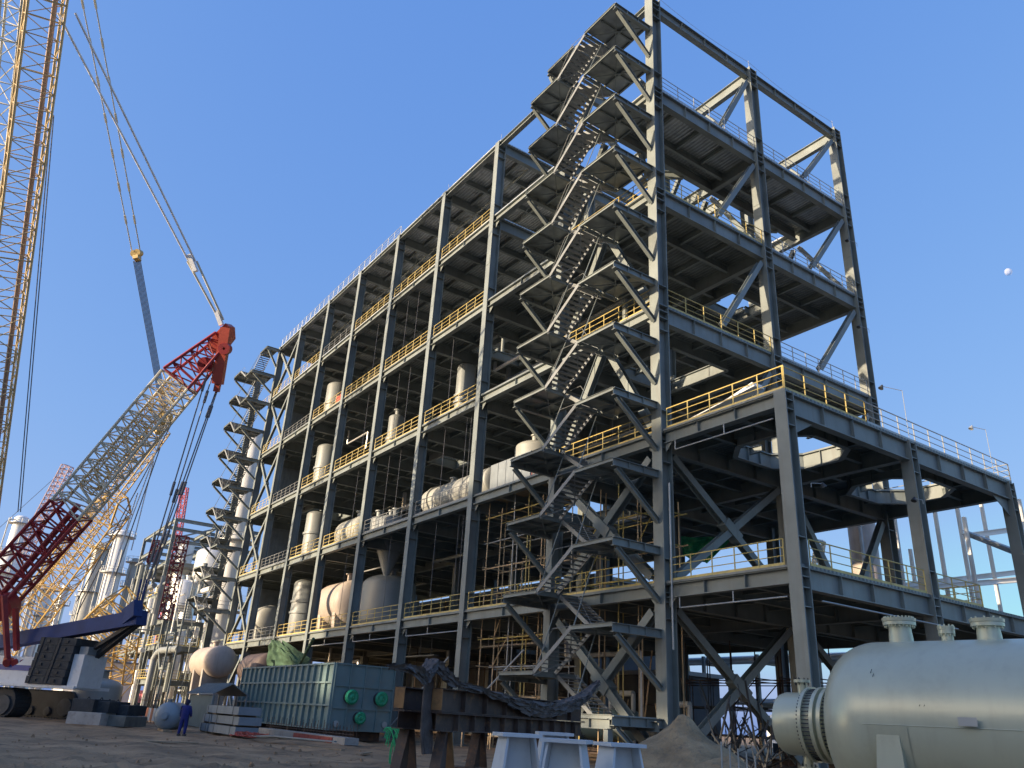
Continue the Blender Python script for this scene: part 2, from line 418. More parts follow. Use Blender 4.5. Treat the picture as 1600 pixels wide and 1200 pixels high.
# floors ------------------------------------------------------------
holes = {  # level: list of openings x0,x1,y0,y1
    5: [(-18.6, -4.3, 0.5, 20.6)],
    6: [(-18.6, 0.5, -1, 22)],
    4: [(-26, -22, 3, 8), (-45, -41, 12, 17), (-7.4, -4.4, 12.2, 16.2)],
    3: [(-7.5, -2.2, 3.2, 8.4), (-34.2, -31.4, 4, 7), (-64, -60, 3, 8)],
    2: [(-17.5, -11, 4, 9)],
    1: [(-34, -30, 13, 18)],
}
def floor(lv):
    z = Z[lv]
    x0, x1 = X['H'] - 0.3, (X['A'] + 0.215)
    y0, y1 = Y0 - 0.28, Y2 + 0.3
    hs = [h for h in holes.get(lv, [])]
    if lv in (1, 2):
        x1 = X['P'] + 0.215
    if lv == 2:
        hs += [(1.7, 6.6, 2.6, 8.2), (1.7, 6.6, 13.0, 18.6)]
    if lv == 1: pass
    xs = sorted(set([x0, x1] + [v for h in hs for v in h[:2] if x0 < v < x1]))
    ys = sorted(set([y0, y1] + [v for h in hs for v in h[2:] if y0 < v < y1]))
    mb = MB()
    for i in range(len(xs) - 1):
        for j in range(len(ys) - 1):
            cx, cy = (xs[i] + xs[i + 1]) / 2, (ys[j] + ys[j + 1]) / 2
            if any(h[0] < cx < h[1] and h[2] < cy < h[3] for h in hs): continue
            mb.box(xs[i], xs[i + 1], ys[j], ys[j + 1], z - 0.015, z + 0.09)
    # profiled sheet ribs under the deck, seen from below
    fl = mb.build('floor_deck', deckm if lv >= 5 else deck_shaded, bld)
    mj = MB()
    def clear(x, y): return not any(h[0] + 0.1 < x < h[1] - 0.1 and h[2] + 0.1 < y < h[3] - 0.1 for h in hs)
    xl = x1 if lv in (1, 2) else x1
    # joists along Y, one at mid-bay + quarter; stringers along X
    cols = [X[k] for k in ROW] + ([X['P']] if lv in (1, 2) else [])
    for a, b in zip(cols[:-1], cols[1:]):
        for f in (1 / 3, 2 / 3):
            x = a + (b - a) * f
            for (ya, yb) in ((Y0 + 0.15, Y1 - 0.22), (Y1 + 0.22, Y2 - 0.2)):
                n = 6
                for q in range(n):
                    p, r = ya + (yb - ya) * q / n, ya + (yb - ya) * (q + 1) / n
                    if clear(x, (p + r) / 2): mj.ibeam((x, p, z - 0.33), (x, r, z - 0.33), 0.25, 0.6, t=0.03)
        for (ya, yb) in ((Y0, Y1), (Y1, Y2)):
            for f in (0.25, 0.5, 0.75):
                y = ya + (yb - ya) * f
                for (p, r) in ((a + 0.22, a + (b - a) / 3 - 0.13), (a + (b - a) / 3 + 0.13, a + 2 * (b - a) / 3 - 0.13), (a + 2 * (b - a) / 3 + 0.13, b - 0.22)):
                    if clear((p + r) / 2, y): mj.ibeam((p, y, z - 0.22), (r, y, z - 0.22), 0.18, 0.38, t=0.025)
    # trimmer beams round the openings
    for h in hs:
        if lv in (5, 6): continue
        zz = z - 0.45
        c = 1.3 if lv == 2 and h[0] > 0 else 0.0
        pts = [(h[0] + c, h[2]), (h[1] - c, h[2]), (h[1], h[2] + c), (h[1], h[3] - c), (h[1] - c, h[3]), (h[0] + c, h[3]), (h[0], h[3] - c), (h[0], h[2] + c)]
        for i in range(8):
            p, q = V((*pts[i], zz)), V((*pts[(i + 1) % 8], zz))
            if (q - p).length > 0.2: mj.ibeam(p, q, 0.3, 0.85, t=0.035, stiff=0.9 if lv == 2 else 0)
        if c:
            for (sx, sy, cx_, cy_) in ((1, 1, h[0], h[2]), (-1, 1, h[1], h[2]), (-1, -1, h[1], h[3]), (1, -1, h[0], h[3])):
                a = V((cx_, cy_, z)); b = a + V((sx * c, 0, 0)); d_ = a + V((0, sy * c, 0))
                mj.add([a, b, d_, a + V((0, 0, 0.09)), b + V((0, 0, 0.09)), d_ + V((0, 0, 0.09))], [(0, 1, 2), (3, 4, 5), (0, 1, 4, 3), (1, 2, 5, 4), (2, 0, 3, 5)])
    if lv == 5:
        mj.ibeam((-4.3, 0.5, z - 0.5), (-4.3, 20.6, z - 0.5), 0.4, 0.95)
        for (x, y) in ((-4.3, 5), (-4.3, 16)):
            mj.ibeam((x, y - 2.2, z - 0.9), (x - 1.6, y, z - 0.9), 0.3, 0.6); mj.ibeam((x - 1.6, y, z - 0.9), (x, y + 2.2, z - 0.9), 0.3, 0.6)
    mj.build('joist', steel, fl, kind='stuff')
for lv in range(1, 7): floor(lv)
mb = MB()
for lv in range(1, 5):
    z0_, z1_ = Z[lv] + .1, Z[lv + 1] - 1.0
    mb.box(X['H'] - .06, X['H'], 2.6, Y1 - .45, z0_, z1_); mb.box(X['H'] - .06, X['H'], Y1 + .45, Y2 - .4, z0_, z1_)
    y_ = 2.7
    while y_ < Y2 - .5:
        if abs(y_ - Y1) > .6: mb.box(X['H'] + .003, X['H'] + .05, y_, y_ + .12, z0_, z1_)
        y_ += .45
mb.build('end_cladding', bundle, bld)
rp = random.Random(11)
for i in range(84):
    lv = rp.randrange(1, 6); k = rp.randrange(7); xa = X[ROW[k]]; xb = X[ROW[k + 1]]
    if lv == 5 and k > 4: continue
    mb = MB(); r = rp.choice((.07, .1, .16, .22)); y = rp.uniform(2.8, 15); zc = Z[lv] - 1.15 - rp.uniform(0, 1.2); x0_ = xa + rp.uniform(.4, 2); x1_ = xb - rp.uniform(.4, 2)
    q = rp.random()
    if q < .45: mb.path([V((x0_, y, Z[lv] - .5)), V((x0_, y, zc)), V((x1_, y, zc)), V((x1_, y, zc - rp.uniform(1, 5)))], r, 8)
    elif q < .7: 
        h_ = rp.uniform(1, 3.2); mb.path([V((x0_, y, Z[lv] + .1)), V((x0_, y, Z[lv] + h_)), V((x0_ + 2.4, y, Z[lv] + h_)), V((x0_ + 2.4, y + 2, Z[lv] + h_))], r, 8); mb.lathe((x0_, y, Z[lv] + h_ * .5), (0, 0, 1), [(r, -.1), (r * 1.8, -.1), (r * 1.8, .1), (r, .1)], 12)
    else:
        mb.box(x0_, x1_, y, y + .5, zc, zc + .1)
        for j in range(4): xx_ = x0_ + (x1_ - x0_) * (j + .5) / 4; mb.box(xx_ - .03, xx_ + .03, y + .2, y + .26, zc + .1, Z[lv] - .5)
    mb.build('pipe_run' if q < .7 else 'cable_tray', rp.choice((vgrey, galvd, galv, silver, steel)), bld)
# roof trusses purlins on lit roof zone
mb = MB()
for k0, k1 in zip(ROW[:6], ROW[1:7]):
    xa, xb = X[k0], X[k1]
    zc = Z[6] - 1.2
    for y in (3.2, 7.2):
        n = 5
        for q in range(n):
            p = xa + (xb - xa) * q / n; r = xa + (xb - xa) * (q + 1) / n
            mb.bar((p, y, zc + (0.0 if q % 2 else 0.8)), (r, y, zc + (0.8 if q % 2 else 0.0)), 0.08, 0.08)
        mb.bar((xa + 0.3, y, zc), (xb - 0.3, y, zc), 0.12, 0.12)
mb.build('roof_truss', steel, bld)

# braces -------------------------------------------------------------
def brace(a, b, w=0.42, h=0.42, m_=steel, t=0.04):
    w *= .8; h *= .8
    mb = MB(); a = V(a); b = V(b); d = (b - a).normalized()
    up = V((0, 1, 0)) if abs(a.y - b.y) < 0.01 else V((1, 0, 0))
    mb.ibeam(a + d * 0.5, b - d * 0.5, w, h, up=up, t=t)
    mb.build('brace', m_, bld)
def xbrace(p, q, z0, z1, w=0.45):
    brace((p[0], p[1], z0), (q[0], q[1], z1), w, w)
    a = V((p[0], p[1], z1)); b = V((q[0], q[1], z0)); c = (a + b) / 2; d = (b - a).normalized()
    brace(a, c + d * 0.15, w, w); brace(c - d * 0.15, b, w, w)
    mb = MB(); mb.bar(c - d * 0.7, c + d * 0.7, w * 1.15, w * 1.12, up=(0, 1, 0) if abs(p[1] - q[1]) < 0.01 else (1, 0, 0)); mb.build('brace_joint', steel, bld)
# facade, bay M-A: X braces each storey
for lv in range(0, 6):
    za = Z[lv] + 0.1; zb = Z[lv + 1] - GH
    if lv < 2:
        xbrace((X['M'] + 0.4, Y0), (X['A'] - 0.4, Y0), za, zb, 0.55)
    else:
        mid = (X['M'] + X['A']) / 2
        brace((X['M'] + 0.4, Y0, za), (mid, Y0, zb), 0.5, 0.5); brace((X['A'] - 0.4, Y0, za), (mid, Y0, zb), 0.5, 0.5)
# left end bay G-H and I-H
for lv in range(1, 6):
    xbrace((X['H'] + 0.3, Y0 - 0.05), (X['G'] - 0.3, Y0 - 0.05), Z[lv] + 0.1, Z[lv + 1] - 0.9, 0.40)
xbrace((X['H'] + 0.3, Y0 - 0.05), (X['G'] - 0.3, Y0 - 0.05), 0.3, Z[1] - 0.9, 0.40)
# right face
xbrace((0, Y0 + 0.3), (0, Y1 - 0.3), 0.2, Z[1] - 0.9, 0.5)
xbrace((0, Y0 + 0.3), (0, Y1 - 0.3), Z[1] + 0.1, Z[2] - 0.9, 0.5)
brace((0, Y2 - 0.3, Z[2] - 0.9), (0, (Y1 + Y2) / 2, Z[1] + 0.2), 0.5, 0.5); brace((0, Y1 + 0.3, Z[2] - 0.9), (0, (Y1 + Y2) / 2, Z[1] + 0.2), 0.5, 0.5)
xbrace((0, Y1 + 0.3), (0, Y2 - 0.3), 0.2, Z[1] - 0.9, 0.45)
for lv, m1, m2 in ((2, 5.2, 15.7), (3, 5.2, 15.0), (4, 5.4, 15.4), (5, 6.4, 15.6)):
    brace((0, Y1 - 0.3, Z[lv + 1] - 1.0), (0, m1, Z[lv] + 0.2), 0.45, 0.45)
    brace((0, Y2 - 0.3, Z[lv + 1] - 1.0), (0, m2, Z[lv] + 0.2), 0.45, 0.45)
# braces in the row behind, seen through the open top storeys
for lv in (4, 5):
    for y in (Y1, Y2):
        brace((X['M'] + 0.3, y, Z[lv] + 0.2), (X['M'] / 2, y, Z[lv + 1] - 1.0), 0.4, 0.4)
        brace((X['A'] - 0.3, y, Z[lv] + 0.2), (X['M'] / 2, y, Z[lv + 1] - 1.0), 0.4, 0.4)
# lightning rods on the roof
for (x, y) in ((X['B'], 0), (X['C'], 0), (X['D'], 0), (X['E'], 0), (0, Y1), (0, Y2)):
    mb = MB(); mb.tube((x, y, Z[6] + 0.0), (x, y, Z[6] + 1.1), 0.018); mb.tube((x - .15, y, Z[6] + 0.4), (x + .15, y, Z[6] + 0.4), 0.014)
    mb.build('lightning_rod', galv, bld)
mb = MB(); pts = [V((0, y, Z[6] + 0.95 - 0.4 * math.sin(math.pi * (y / Y1 % 1)))) for y in [i * Y2 / 24 for i in range(25)]]
mb.path(pts, 0.012, 4)
mb.build('lightning_conductor', galv, bld)
# gusset plates where the braces and girders meet the front columns
for k in ROW:
    mb = MB()
    for lv in range(1, 6):
        for sg in (-1, 1):
            if k == 'A' and sg == 1 and lv > 2: continue
            x = X[k] + sg * (.33 if k != 'A' else .39); z = Z[lv] - .64; yq = Y0 - .12
            mb.add([V((x, yq, z)), V((x + sg * .55, yq, z)), V((x, yq, z - .55)), V((x, yq + .03, z)), V((x + sg * .55, yq + .03, z)), V((x, yq + .03, z - .55))], [(0, 1, 2), (3, 4, 5), (0, 1, 4, 3), (1, 2, 5, 4), (2, 0, 3, 5)])
    mb.build('gusset_plate', steel, bld, kind='stuff')

# railings -------------------------------------------------------------
def railing(a, b, m_=yellow, h=1.15, name='railing', parent=None, step=1.5, toe=True):
    a = V(a); b = V(b); L = (b - a).length; n = max(1, round(L / step)); d = (b - a) / n
    mb = MB()
    for i in range(n + 1): mb.tube(a + d * i, a + d * i + V((0, 0, h)), 0.032)
    for f in (1.0, 0.68, 0.36): mb.tube(a + V((0, 0, h * f)), b + V((0, 0, h * f)), 0.03 if f == 1 else 0.022)
    if toe: mb.bar(a + V((0, 0, 0.07)), b + V((0, 0, 0.07)), 0.015, 0.12)
    return mb.build(name, m_, parent or bld)
yr = Y0 - 0.2
grey_bays = {('F', 5), ('E', 5) if False else ('G', 4), ('G', 3), ('F', 4) if False else ('G', 2), ('H', 9)}
for lv in range(1, 6):
    z = Z[lv] + 0.09
    for a, b in zip(ROW[:-1], ROW[1:]):
        if b == 'M' and lv >= 3: continue
        if b == 'A' and lv in (5,): continue
        if b == 'M' and lv == 2: continue
        g = (a, lv) in {('G', 4), ('G', 3), ('G', 2), ('F', 5), ('G', 1), ('C', 2), ('E', 4) if False else ('D', 2)}
        railing((X[a] + 0.5, yr, z), (X[b] - 0.5, yr, z), galvd if g else yellow)
for lv in (2, 3, 4, 5):
    z = Z[lv] + 0.09
    if lv > 2:
        railing((X['A'] + 0.18, Y0 + 0.5, z), (X['A'] + 0.18, Y1 - 0.45, z), galv if lv == 5 else yellow)
        railing((X['A'] + 0.18, Y1 + 0.45, z), (X['A'] + 0.18, Y2 - 0.45, z), galv)
z = Z[2] + 0.09
railing((X['A'] + 0.6, yr, z), (X['P'] + 0.25, yr, z)); railing((X['P'] + 0.18, yr, z), (X['P'] + 0.18, Y1 * 0.62, z)); railing((X['P'] + 0.18, Y1 * 0.62, z), (X['P'] + 0.18, Y2 + 0.3, z), galv)
railing((X['P'] + 0.18, Y2 + 0.3, z), (X['A'], Y2 + 0.3, z), galv)
z = Z[1] + 0.09
railing((X['A'] + 0.6, yr, z), (X['P'] - 0.55, yr, z)); railing((X['P'] + 0.18, Y0 + 0.6, z), (X['P'] + 0.18, Y1 - 0.6, z), yellow); railing((X['P'] + 0.18, Y1 + 0.6, z), (X['P'] + 0.18, Y1 + 4.8, z), yellow)
railing((X['P'] + 0.2, Y1 + 4.8, z), (X['P'] - 2.5, Y1 + 4.8, z), yellow)
railing((X['B'] + 0.6, Y0 + 6, z), (X['A'] - 0.6, Y0 + 6, z), yellow)
# roof edge rail
railing((X['H'] + 0.2, yr, Z[6] + 0.09), (X['D'], yr, Z[6] + 0.09), galv, toe=False)
railing((X['I'], Y0, 40.99), (X['H'] - 0.6, Y0, 40.99), yellow, toe=False)
# tubes slung under the beams
mb = MB()
for lv in (1, 2):
    for (a, b) in (('D', 'C'), ('C', 'B'), ('E', 'D'), ('A', 'P')):
        if lv == 2 and a != 'A': continue
        z = Z[lv] - 1.25
        mb.tube((X[a] + 1.2, -0.25, z), (X[b] - 0.5, -0.25, z), 0.035)
        for q in (1.2, 4.5): mb.tube((X[a] + q, -0.25, z), (X[a] + q, -0.25, z + 0.5), 0.03)
mb.tube((X['P'] + .3, 1, Z[1] - 1.35), (X['P'] + .3, 12, Z[1] - 1.35), 0.035)
mb.tube((0.75, -0.3, 5.2), (0.75, -0.3, Z[2] - 3), 0.05)
mb.build('pipe_run', galv, bld)

# ------------------------------------------------------------------ outside stair towers
ZR = [2.11, 6.17, 10.24, 14.30, 18.22, 22.12, 26.05, 30.18, 34.30, 38.40, 42.44, 46.28]
ZL = [4.09, 8.22, 12.40, 16.33, 20.20, 23.99, 27.98, 32.04, 36.17, 40.27, 44.46, 48.50]
YT = -3.55
LW = 3.12   # landing length
def stair(xr, xl, zr, zl, part_label):
    s = 1 if xr > xl else -1
    main = MB(); zs = []
    root = None
    def bracket(x, z, yt=YT):
        b = MB()
        y1 = Y0 - CD / 2
        b.ibeam((x, y1, z - 0.22), (x, yt, z - 0.22), 0.28, 0.42, t=0.03, stiff=0.9)
        b.ibeam((x, y1 - 0.02, z - 2.75), (x, yt + 0.25, z - 0.5), 0.24, 0.24, t=0.028)
        return b
    first = bracket(xr, zr[-1])
    root = first.build('stair_tower', steel, bld, label=part_label)
    def landing(x, z, dirx, YT=YT):
        b = MB(); x2 = x + dirx * LW
        lo, hi = min(x, x2), max(x, x2)
        b.box(lo + 0.15 if dirx < 0 else lo + .15, hi - 0.15, YT + 0.12, Y0 - 0.62, z - 0.03, z + 0.03)
        b.build('stair_landing', stairm, root)
        e = MB()
        e.ibeam((lo, YT + 0.02, z - 0.08), (hi, YT + 0.02, z - 0.08), 0.12, 0.20, t=0.018)
        e.ibeam((lo, Y0 - 0.55, z - 0.08), (hi, Y0 - 0.55, z - 0.08), 0.12, 0.20, t=0.018); e.bar((lo, (YT + Y0) / 2, z - .14), (hi, (YT + Y0) / 2, z - .14), .1, .18)
        e.ibeam((x2, YT + 0.1, z - 0.12), (x2, Y0 - 0.6, z - 0.12), 0.12, 0.24, t=0.02)
        e.bar((x, YT + 0.2, z - 0.2), (x2, Y0 - 0.7, z - 0.2), 0.07, 0.05); e.bar((x, Y0 - 0.7, z - 0.25), (x2, YT + 0.2, z - 0.25), 0.07, 0.05)
        e.bar((x + dirx * 1.55, YT + 0.2, z - 0.12), (x + dirx * 1.55, Y0 - 0.6, z - 0.12), 0.1, 0.16)
        e.build('landing_frame', steel, root)
    def flight(xa, za, xb, zb, y0, y1):
        b = MB(); a = V((xa, 0, za)); c = V((xb, 0, zb)); n = 11
        for y in (y0, y1):
            b.bar(a + V((0, y, -0.06)), c + V((0, y, -0.06)), 0.04, 0.22)
        for i in range(1, n):
            p = a + (c - a) * (i / n)
            b.box(p.x - 0.13, p.x + 0.13, y0 + 0.03, y1 - 0.03, p.z - 0.02, p.z + 0.015)
        b.bar(c + V((0, y0, -0.2)), a * 0.45 + c * 0.55 + V((0, y1, -.3)), 0.05, 0.05)
        b.tube(a + V((0, y0, 0)), a * .5 + c * .5 + V((0, y0, 1.0)), .018, 4); b.tube(a * .5 + c * .5 + V((0, y0, 1.0)), c + V((0, y0, 0)), .018, 4)
        b.bar(a + V((0, y0, -0.25)), a * 0.45 + c * 0.55 + V((0, y1, -0.35)), 0.05, 0.05)
        b.build('stair_flight', flightm, root)
    for z in zr: 
        if z != zr[-1]: bracket(xr, z).build('bracket', steel, root)
        landing(xr, z, -s)
    for z in zl:
        yt = -2.15 if z > 48 else YT
        bracket(xl, z, yt).build('bracket', steel, root)
        landing(xl, z, s, yt)
    a, b_ = xr - s * LW, xl + s * LW
    for z in zr:
        lo = [q for q in zl if q < z]
        if lo: flight(a, z, b_, max(lo), YT + 0.05, YT + 1.45)
        up = [q for q in zl if q > z]
        if up: flight(b_, min(up), a, z, Y0 - 2.0, Y0 - 0.6)
    # hangers between successive landings
    for x, zz in ((a, zr), (b_, zl)):
        for z0, z1 in zip(zz[:-1], zz[1:]):
            h = MB(); h.tube((x, YT + 0.2, z0 + 0.0), (x + 0.3 * s, YT + 1.4, z1 - 0.2), 0.03); h.build('tie_rod', steel, root)
    return root
r1 = stair(X['A'], X['M'], ZR, ZL, 'zigzag steel stair on the near end of the long side')
stair(X['I'], X['H'], ZR[3:], ZL[2:], 'zigzag steel stair on the far end of the long side')
# bottom landing base on the ground by A
b = MB(); b.ibeam((X['A'] - 5.4, -1.0, 1.75), (X['A'] + 0.4, -1.0, 1.75), 0.3, 0.45, t=0.03, stiff=1.2); b.ibeam((X['A'] - 5.4, -3.5, 1.75), (X['A'] - 0.2, -3.5, 1.75), 0.3, 0.45, t=0.03, stiff=1.2)
for x in (-5.2, -0.3): b.bar((x, -3.5, 0), (x, -3.5, 1.5), 0.3, 0.3)
b.build('stair_base', steel, bld)

# ------------------------------------------------------------------ vessels
def dome(r, t0, t1, flat=0.5, n=8, start=True):
    """profile from one elliptical head to the other along the axis"""
    pr = []
    for i in range(n + 1):
        a = math.pi / 2 * i / n
        pr.append((r * math.sin(a), t0 + r * flat * (1 - math.cos(a))))
    for i in range(n + 1):
        a = math.pi / 2 * (1 - i / n)
        pr.append((r * math.sin(a), t1 - r * flat * (1 - math.cos(a))))
    return pr
def nozzle(mb, o, ax, r, h, fl=1.5, bolts=0):
    mb.lathe(o, ax, [(r, -0.3), (r, h - 0.12), (r * fl, h - 0.12), (r * fl, h - 0.01), (r * 0.92 * fl, h), (0, h)], 20)
def vessel_v(label, cat, x, y, z0, z1, r, m_, name='vertical_vessel', rings=(), cone=0.0, legs=0, group=None, tops=((0, 0.25),), ladder=False):
    t = thing(name, label, cat, (x, y, z0), group)
    mb = MB()
    H = z1 - z0
    if cone: pr = [(0.12, -cone), (0.12, -cone + 0.25), (r, 0)] + [(r, 0.01)] + dome(r, -r, H)[10:]
    else: pr = dome(r, 0, H, 0.4)
    mb.lathe((x, y, z0), (0, 0, 1), pr, 32)
    mb.build('shell', m_, t)
    rb = MB()
    for zz in rings: rb.lathe((x, y, z0 + zz), (0, 0, 1), [(r, -0.12), (r + 0.14, -0.12), (r + 0.14, 0.12), (r, 0.12)], 32)
    if rings: rb.build('flange_ring', m_, t)
    for dx, rr in tops:
        nb = MB(); nozzle(nb, (x + dx, y, z1 - 0.1), (0, 0, 1), rr, 0.7); nb.build('nozzle', m_, t)
    for i in range(legs):
        a = math.pi / 4 + i * math.pi / 2
        lb = MB(); lb.bar((x + r * .9 * math.cos(a), y + r * .9 * math.sin(a), z0 - 1.0), (x + r * .9 * math.cos(a), y + r * .9 * math.sin(a), z0 + 0.5), 0.15, 0.15); lb.build('leg', m_, t)
    if ladder:
        lb = MB()
        for s in (-.25, .25): lb.tube((x + s, y - r - .3, z0), (x + s, y - r - .3, z1), 0.04)
        k = z0
        while k < z1: lb.tube((x - .25, y - r - .3, k), (x + .25, y - r - .3, k), 0.025, 4); k += 0.6
        lb.build('ladder', galv, t)
    return t
def vessel_h(label, cat, a, b, r, m_, name='horizontal_vessel', sad=(), noz=(), sm=None, flat=0.5, zb=0.0, flange=None, group=None, legw=0.35):
    a = V(a); b = V(b); d = (b - a); L = d.length; d.normalize()
    t = thing(name, label, cat, (a.x, a.y, zb), group)
    mb = MB(); mb.lathe(a, d, dome(r, 0, L, flat, 10), 48)
    mb.build('shell', m_, t)
    for f in sad:
        c = a + d * (L * f); s = MB(); side = d.cross(V((0, 0, 1))).normalized()
        w = r * 0.86
        s.hexa([c + side * sx * q + d * sd2 * legw + V((0, 0, zz - c.z)) for zz, q in ((zb, w * 0.9), (c.z - r * 0.35, w)) for sx, sd2 in ((-1, -1), (1, -1), (1, 1), (-1, 1))])
        s.build('saddle', sm or m_, t)
    for f, rr, hh in noz:
        c = a + d * (L * f); s = MB(); nozzle(s, c + V((0, 0, r - 0.03)), (0, 0, 1), rr, hh); s.build('nozzle', m_, t)
    if flange is not None:
        s = MB(); c = a + d * (L * flange); s.lathe(c, d, [(r, -.1), (r * 1.12, -.1), (r * 1.12, .1), (r, .1)], 40); s.build('girth_flange', m_, t)
    return t

# tall grey vessel through four floors, bay F-E
for z0, z1, lab in ((Z[1] + .1, Z[2] - 1.2, 'lowest'), (Z[2] + .1, Z[3] - 1.2, 'second'), (Z[3] + .1, Z[4] - 1.2, 'third'), (Z[4] + 0.1, Z[5] - 1.2, 'topmost')):
    yy = 3.7; xx = -59.7
    vessel_v({'lowest': 'grey vertical cylinder with small pipe stubs, lowest of four stacked in one bay', 'second': 'grey vertical cylinder, second from the bottom of four stacked in one bay', 'third': 'grey vertical cylinder, third from the bottom of four stacked in one bay', 'topmost': 'grey vertical cylinder behind yellow railing, topmost of four stacked in one bay'}[lab],
             'process vessel', xx, yy, z0, z1, 1.4 if lab != 'lowest' else 1.55, vgrey, rings=(3.8,) if lab != 'lowest' else (3.0, 4.2), group='stacked grey cylinders', tops=())
vessel_v('slim grey column with a flange collar standing behind yellow rail, left of its twin', 'process vessel', -42.16, 4, Z[3] + .1, Z[4] - 2.2, 0.85, vgrey, rings=(2.6, 3.2), tops=((0, .3),))
vessel_v('slim grey column with a double flange collar, nearer the zigzag stair', 'process vessel', -28.57, 4, Z[3] + .1, Z[4] - 1.0, 0.85, vgrey, rings=(3.3, 3.9), tops=())
vessel_v('short thin grey pipe column behind the yellow rail', 'pipe column', -45.6, 5, Z[3] + .1, Z[3] + 5, 0.4, vgrey, rings=(2.0, 3.5), tops=())
# second level
vessel_h('long pale grey horizontal exchanger with bolted end on the second floor', 'heat exchanger', (-31.6, 3.2, 18.9), (-20.9, 3.2, 18.9), 1.15, vcream, sad=(.2, .8), noz=((.35, .22, .5), (.7, .15, .4)), zb=Z[2] + .1, flange=0.13, flat=.3)
vessel_v('cream round-topped drum above a row of grey panels', 'drum', -17.6, 4.2, Z[2] + .1, 21.4, 1.5, vcream, tops=((0, .22),))
vessel_v('grey conical hopper hanging through the second floor', 'hopper', -38.8, 3.2, Z[2] + 0.3, Z[2] + 2.6, 1.6, vgrey, name='conical_hopper', cone=4.0, tops=((-.5, .2), (.5, .25)), rings=(0.3,))
vessel_v('small upright grey drum left of the conical hopper', 'drum', -41.9, 3.2, Z[2] + .1, Z[2] + 3.0, 0.75, vgrey, tops=((0, .3),))
vessel_h('white horizontal drum with a domed end on the second floor', 'drum', (-50.2, 3.4, 18.7), (-44.2, 3.4, 18.7), 1.55, vcream, sad=(.25, .75), noz=((.55, .35, .7),), zb=Z[2] + .1)
# first level
vessel_h('large grey horizontal drum with a sunlit domed end on the first floor', 'drum', (-51.6, 3.4, 11.6), (-44.4, 3.4, 11.6), 2.15, vtan, sad=(.25, .75), noz=((.6, .35, .8),), zb=Z[1] + .1)
vessel_v('fat grey domed drum right of the sunlit one on the first floor', 'drum', -39.9, 4.2, Z[1] + .1, Z[1] + 5.3, 2.5, vgrey, tops=((.2, .4),), name='domed_drum')
vessel_h('cream rounded drum with straps at the far end of the first floor', 'drum', (-72.4, 3, 11.2), (-67.8, 3, 11.2), 1.8, vcream, sad=(.3, .7), zb=Z[1] + .1)
# beams clutter: bags and boxes on second floor
def bag(x, y, z, lab, m_=None, s=1.0):
    mb = MB()
    for i in range(5):
        cx, cy = x + random.uniform(-.5, .5) * s, y + random.uniform(-.2, .2); r = random.uniform(.28, .42) * s
        mb.lathe((cx, cy, z), (0, 0, 1), [(r * .8, 0), (r, r * .35), (r * .7, r * .8), (0, r * .95)], 10)
    tag(mb.build('sack_pile', m_ or vcream), lab, 'sacks')
bag(-33.2, .5, Z[2] + .09, 'pile of white sacks at the left end of the long exchanger')
bag(-30.9, 1.2, Z[2] + .09, 'pile of white sacks on the second floor in front of the exchanger', s=1.1)
bag(-36.0, .6, Z[2] + .09, 'white sacks right of the conical hopper', s=1.2)
mb = MB(); mb.box(-21.6, -20.4, 1.0, 2.0, Z[3] + .1, Z[3] + 1.0); tag(mb.build('white_crate', white), 'small white crate behind the yellow rail near the stair', 'crate')
# row of grey panels beneath the cream drum
t = thing('panel_enclosure', 'row of grey upright panels on the scaffold deck below the cream drum', 'panels', (-18, .6, Z[2]))
for i in range(5):
    mb = MB(); mb.box(-17.9 + i * 1.0, -16.95 + i * 1.0, .55, .72, Z[2] - .1, Z[2] + 2.3); mb.build('panel', bundle, t)
mb = MB()
for i in range(11): mb.bar((-12.8 + i * .32, .6, Z[2] + .1), (-12.8 + i * .32, .6, Z[2] + 2.2), .05, .05)
tag(mb.build('purple_barred_frame', pole_r), 'reddish upright bars beside the grey panels', 'bars')
mb = MB()
for i in range(4): mb.add([V((-50 + i * .5, -.05 - .1 * (i % 2), Z[4] + .3)), V((-49.5 + i * .5, -.05 - .1 * ((i + 1) % 2), Z[4] + .3)), V((-49.5 + i * .5, 0.0, Z[4] + 1.2 - .3 * (i % 2))), V((-50 + i * .5, 0.0, Z[4] + 1.25))], [(0, 1, 2, 3)])
tag(mb.build('red_cloth', chead), 'bright red cloth hung on the yellow railing', 'cloth')

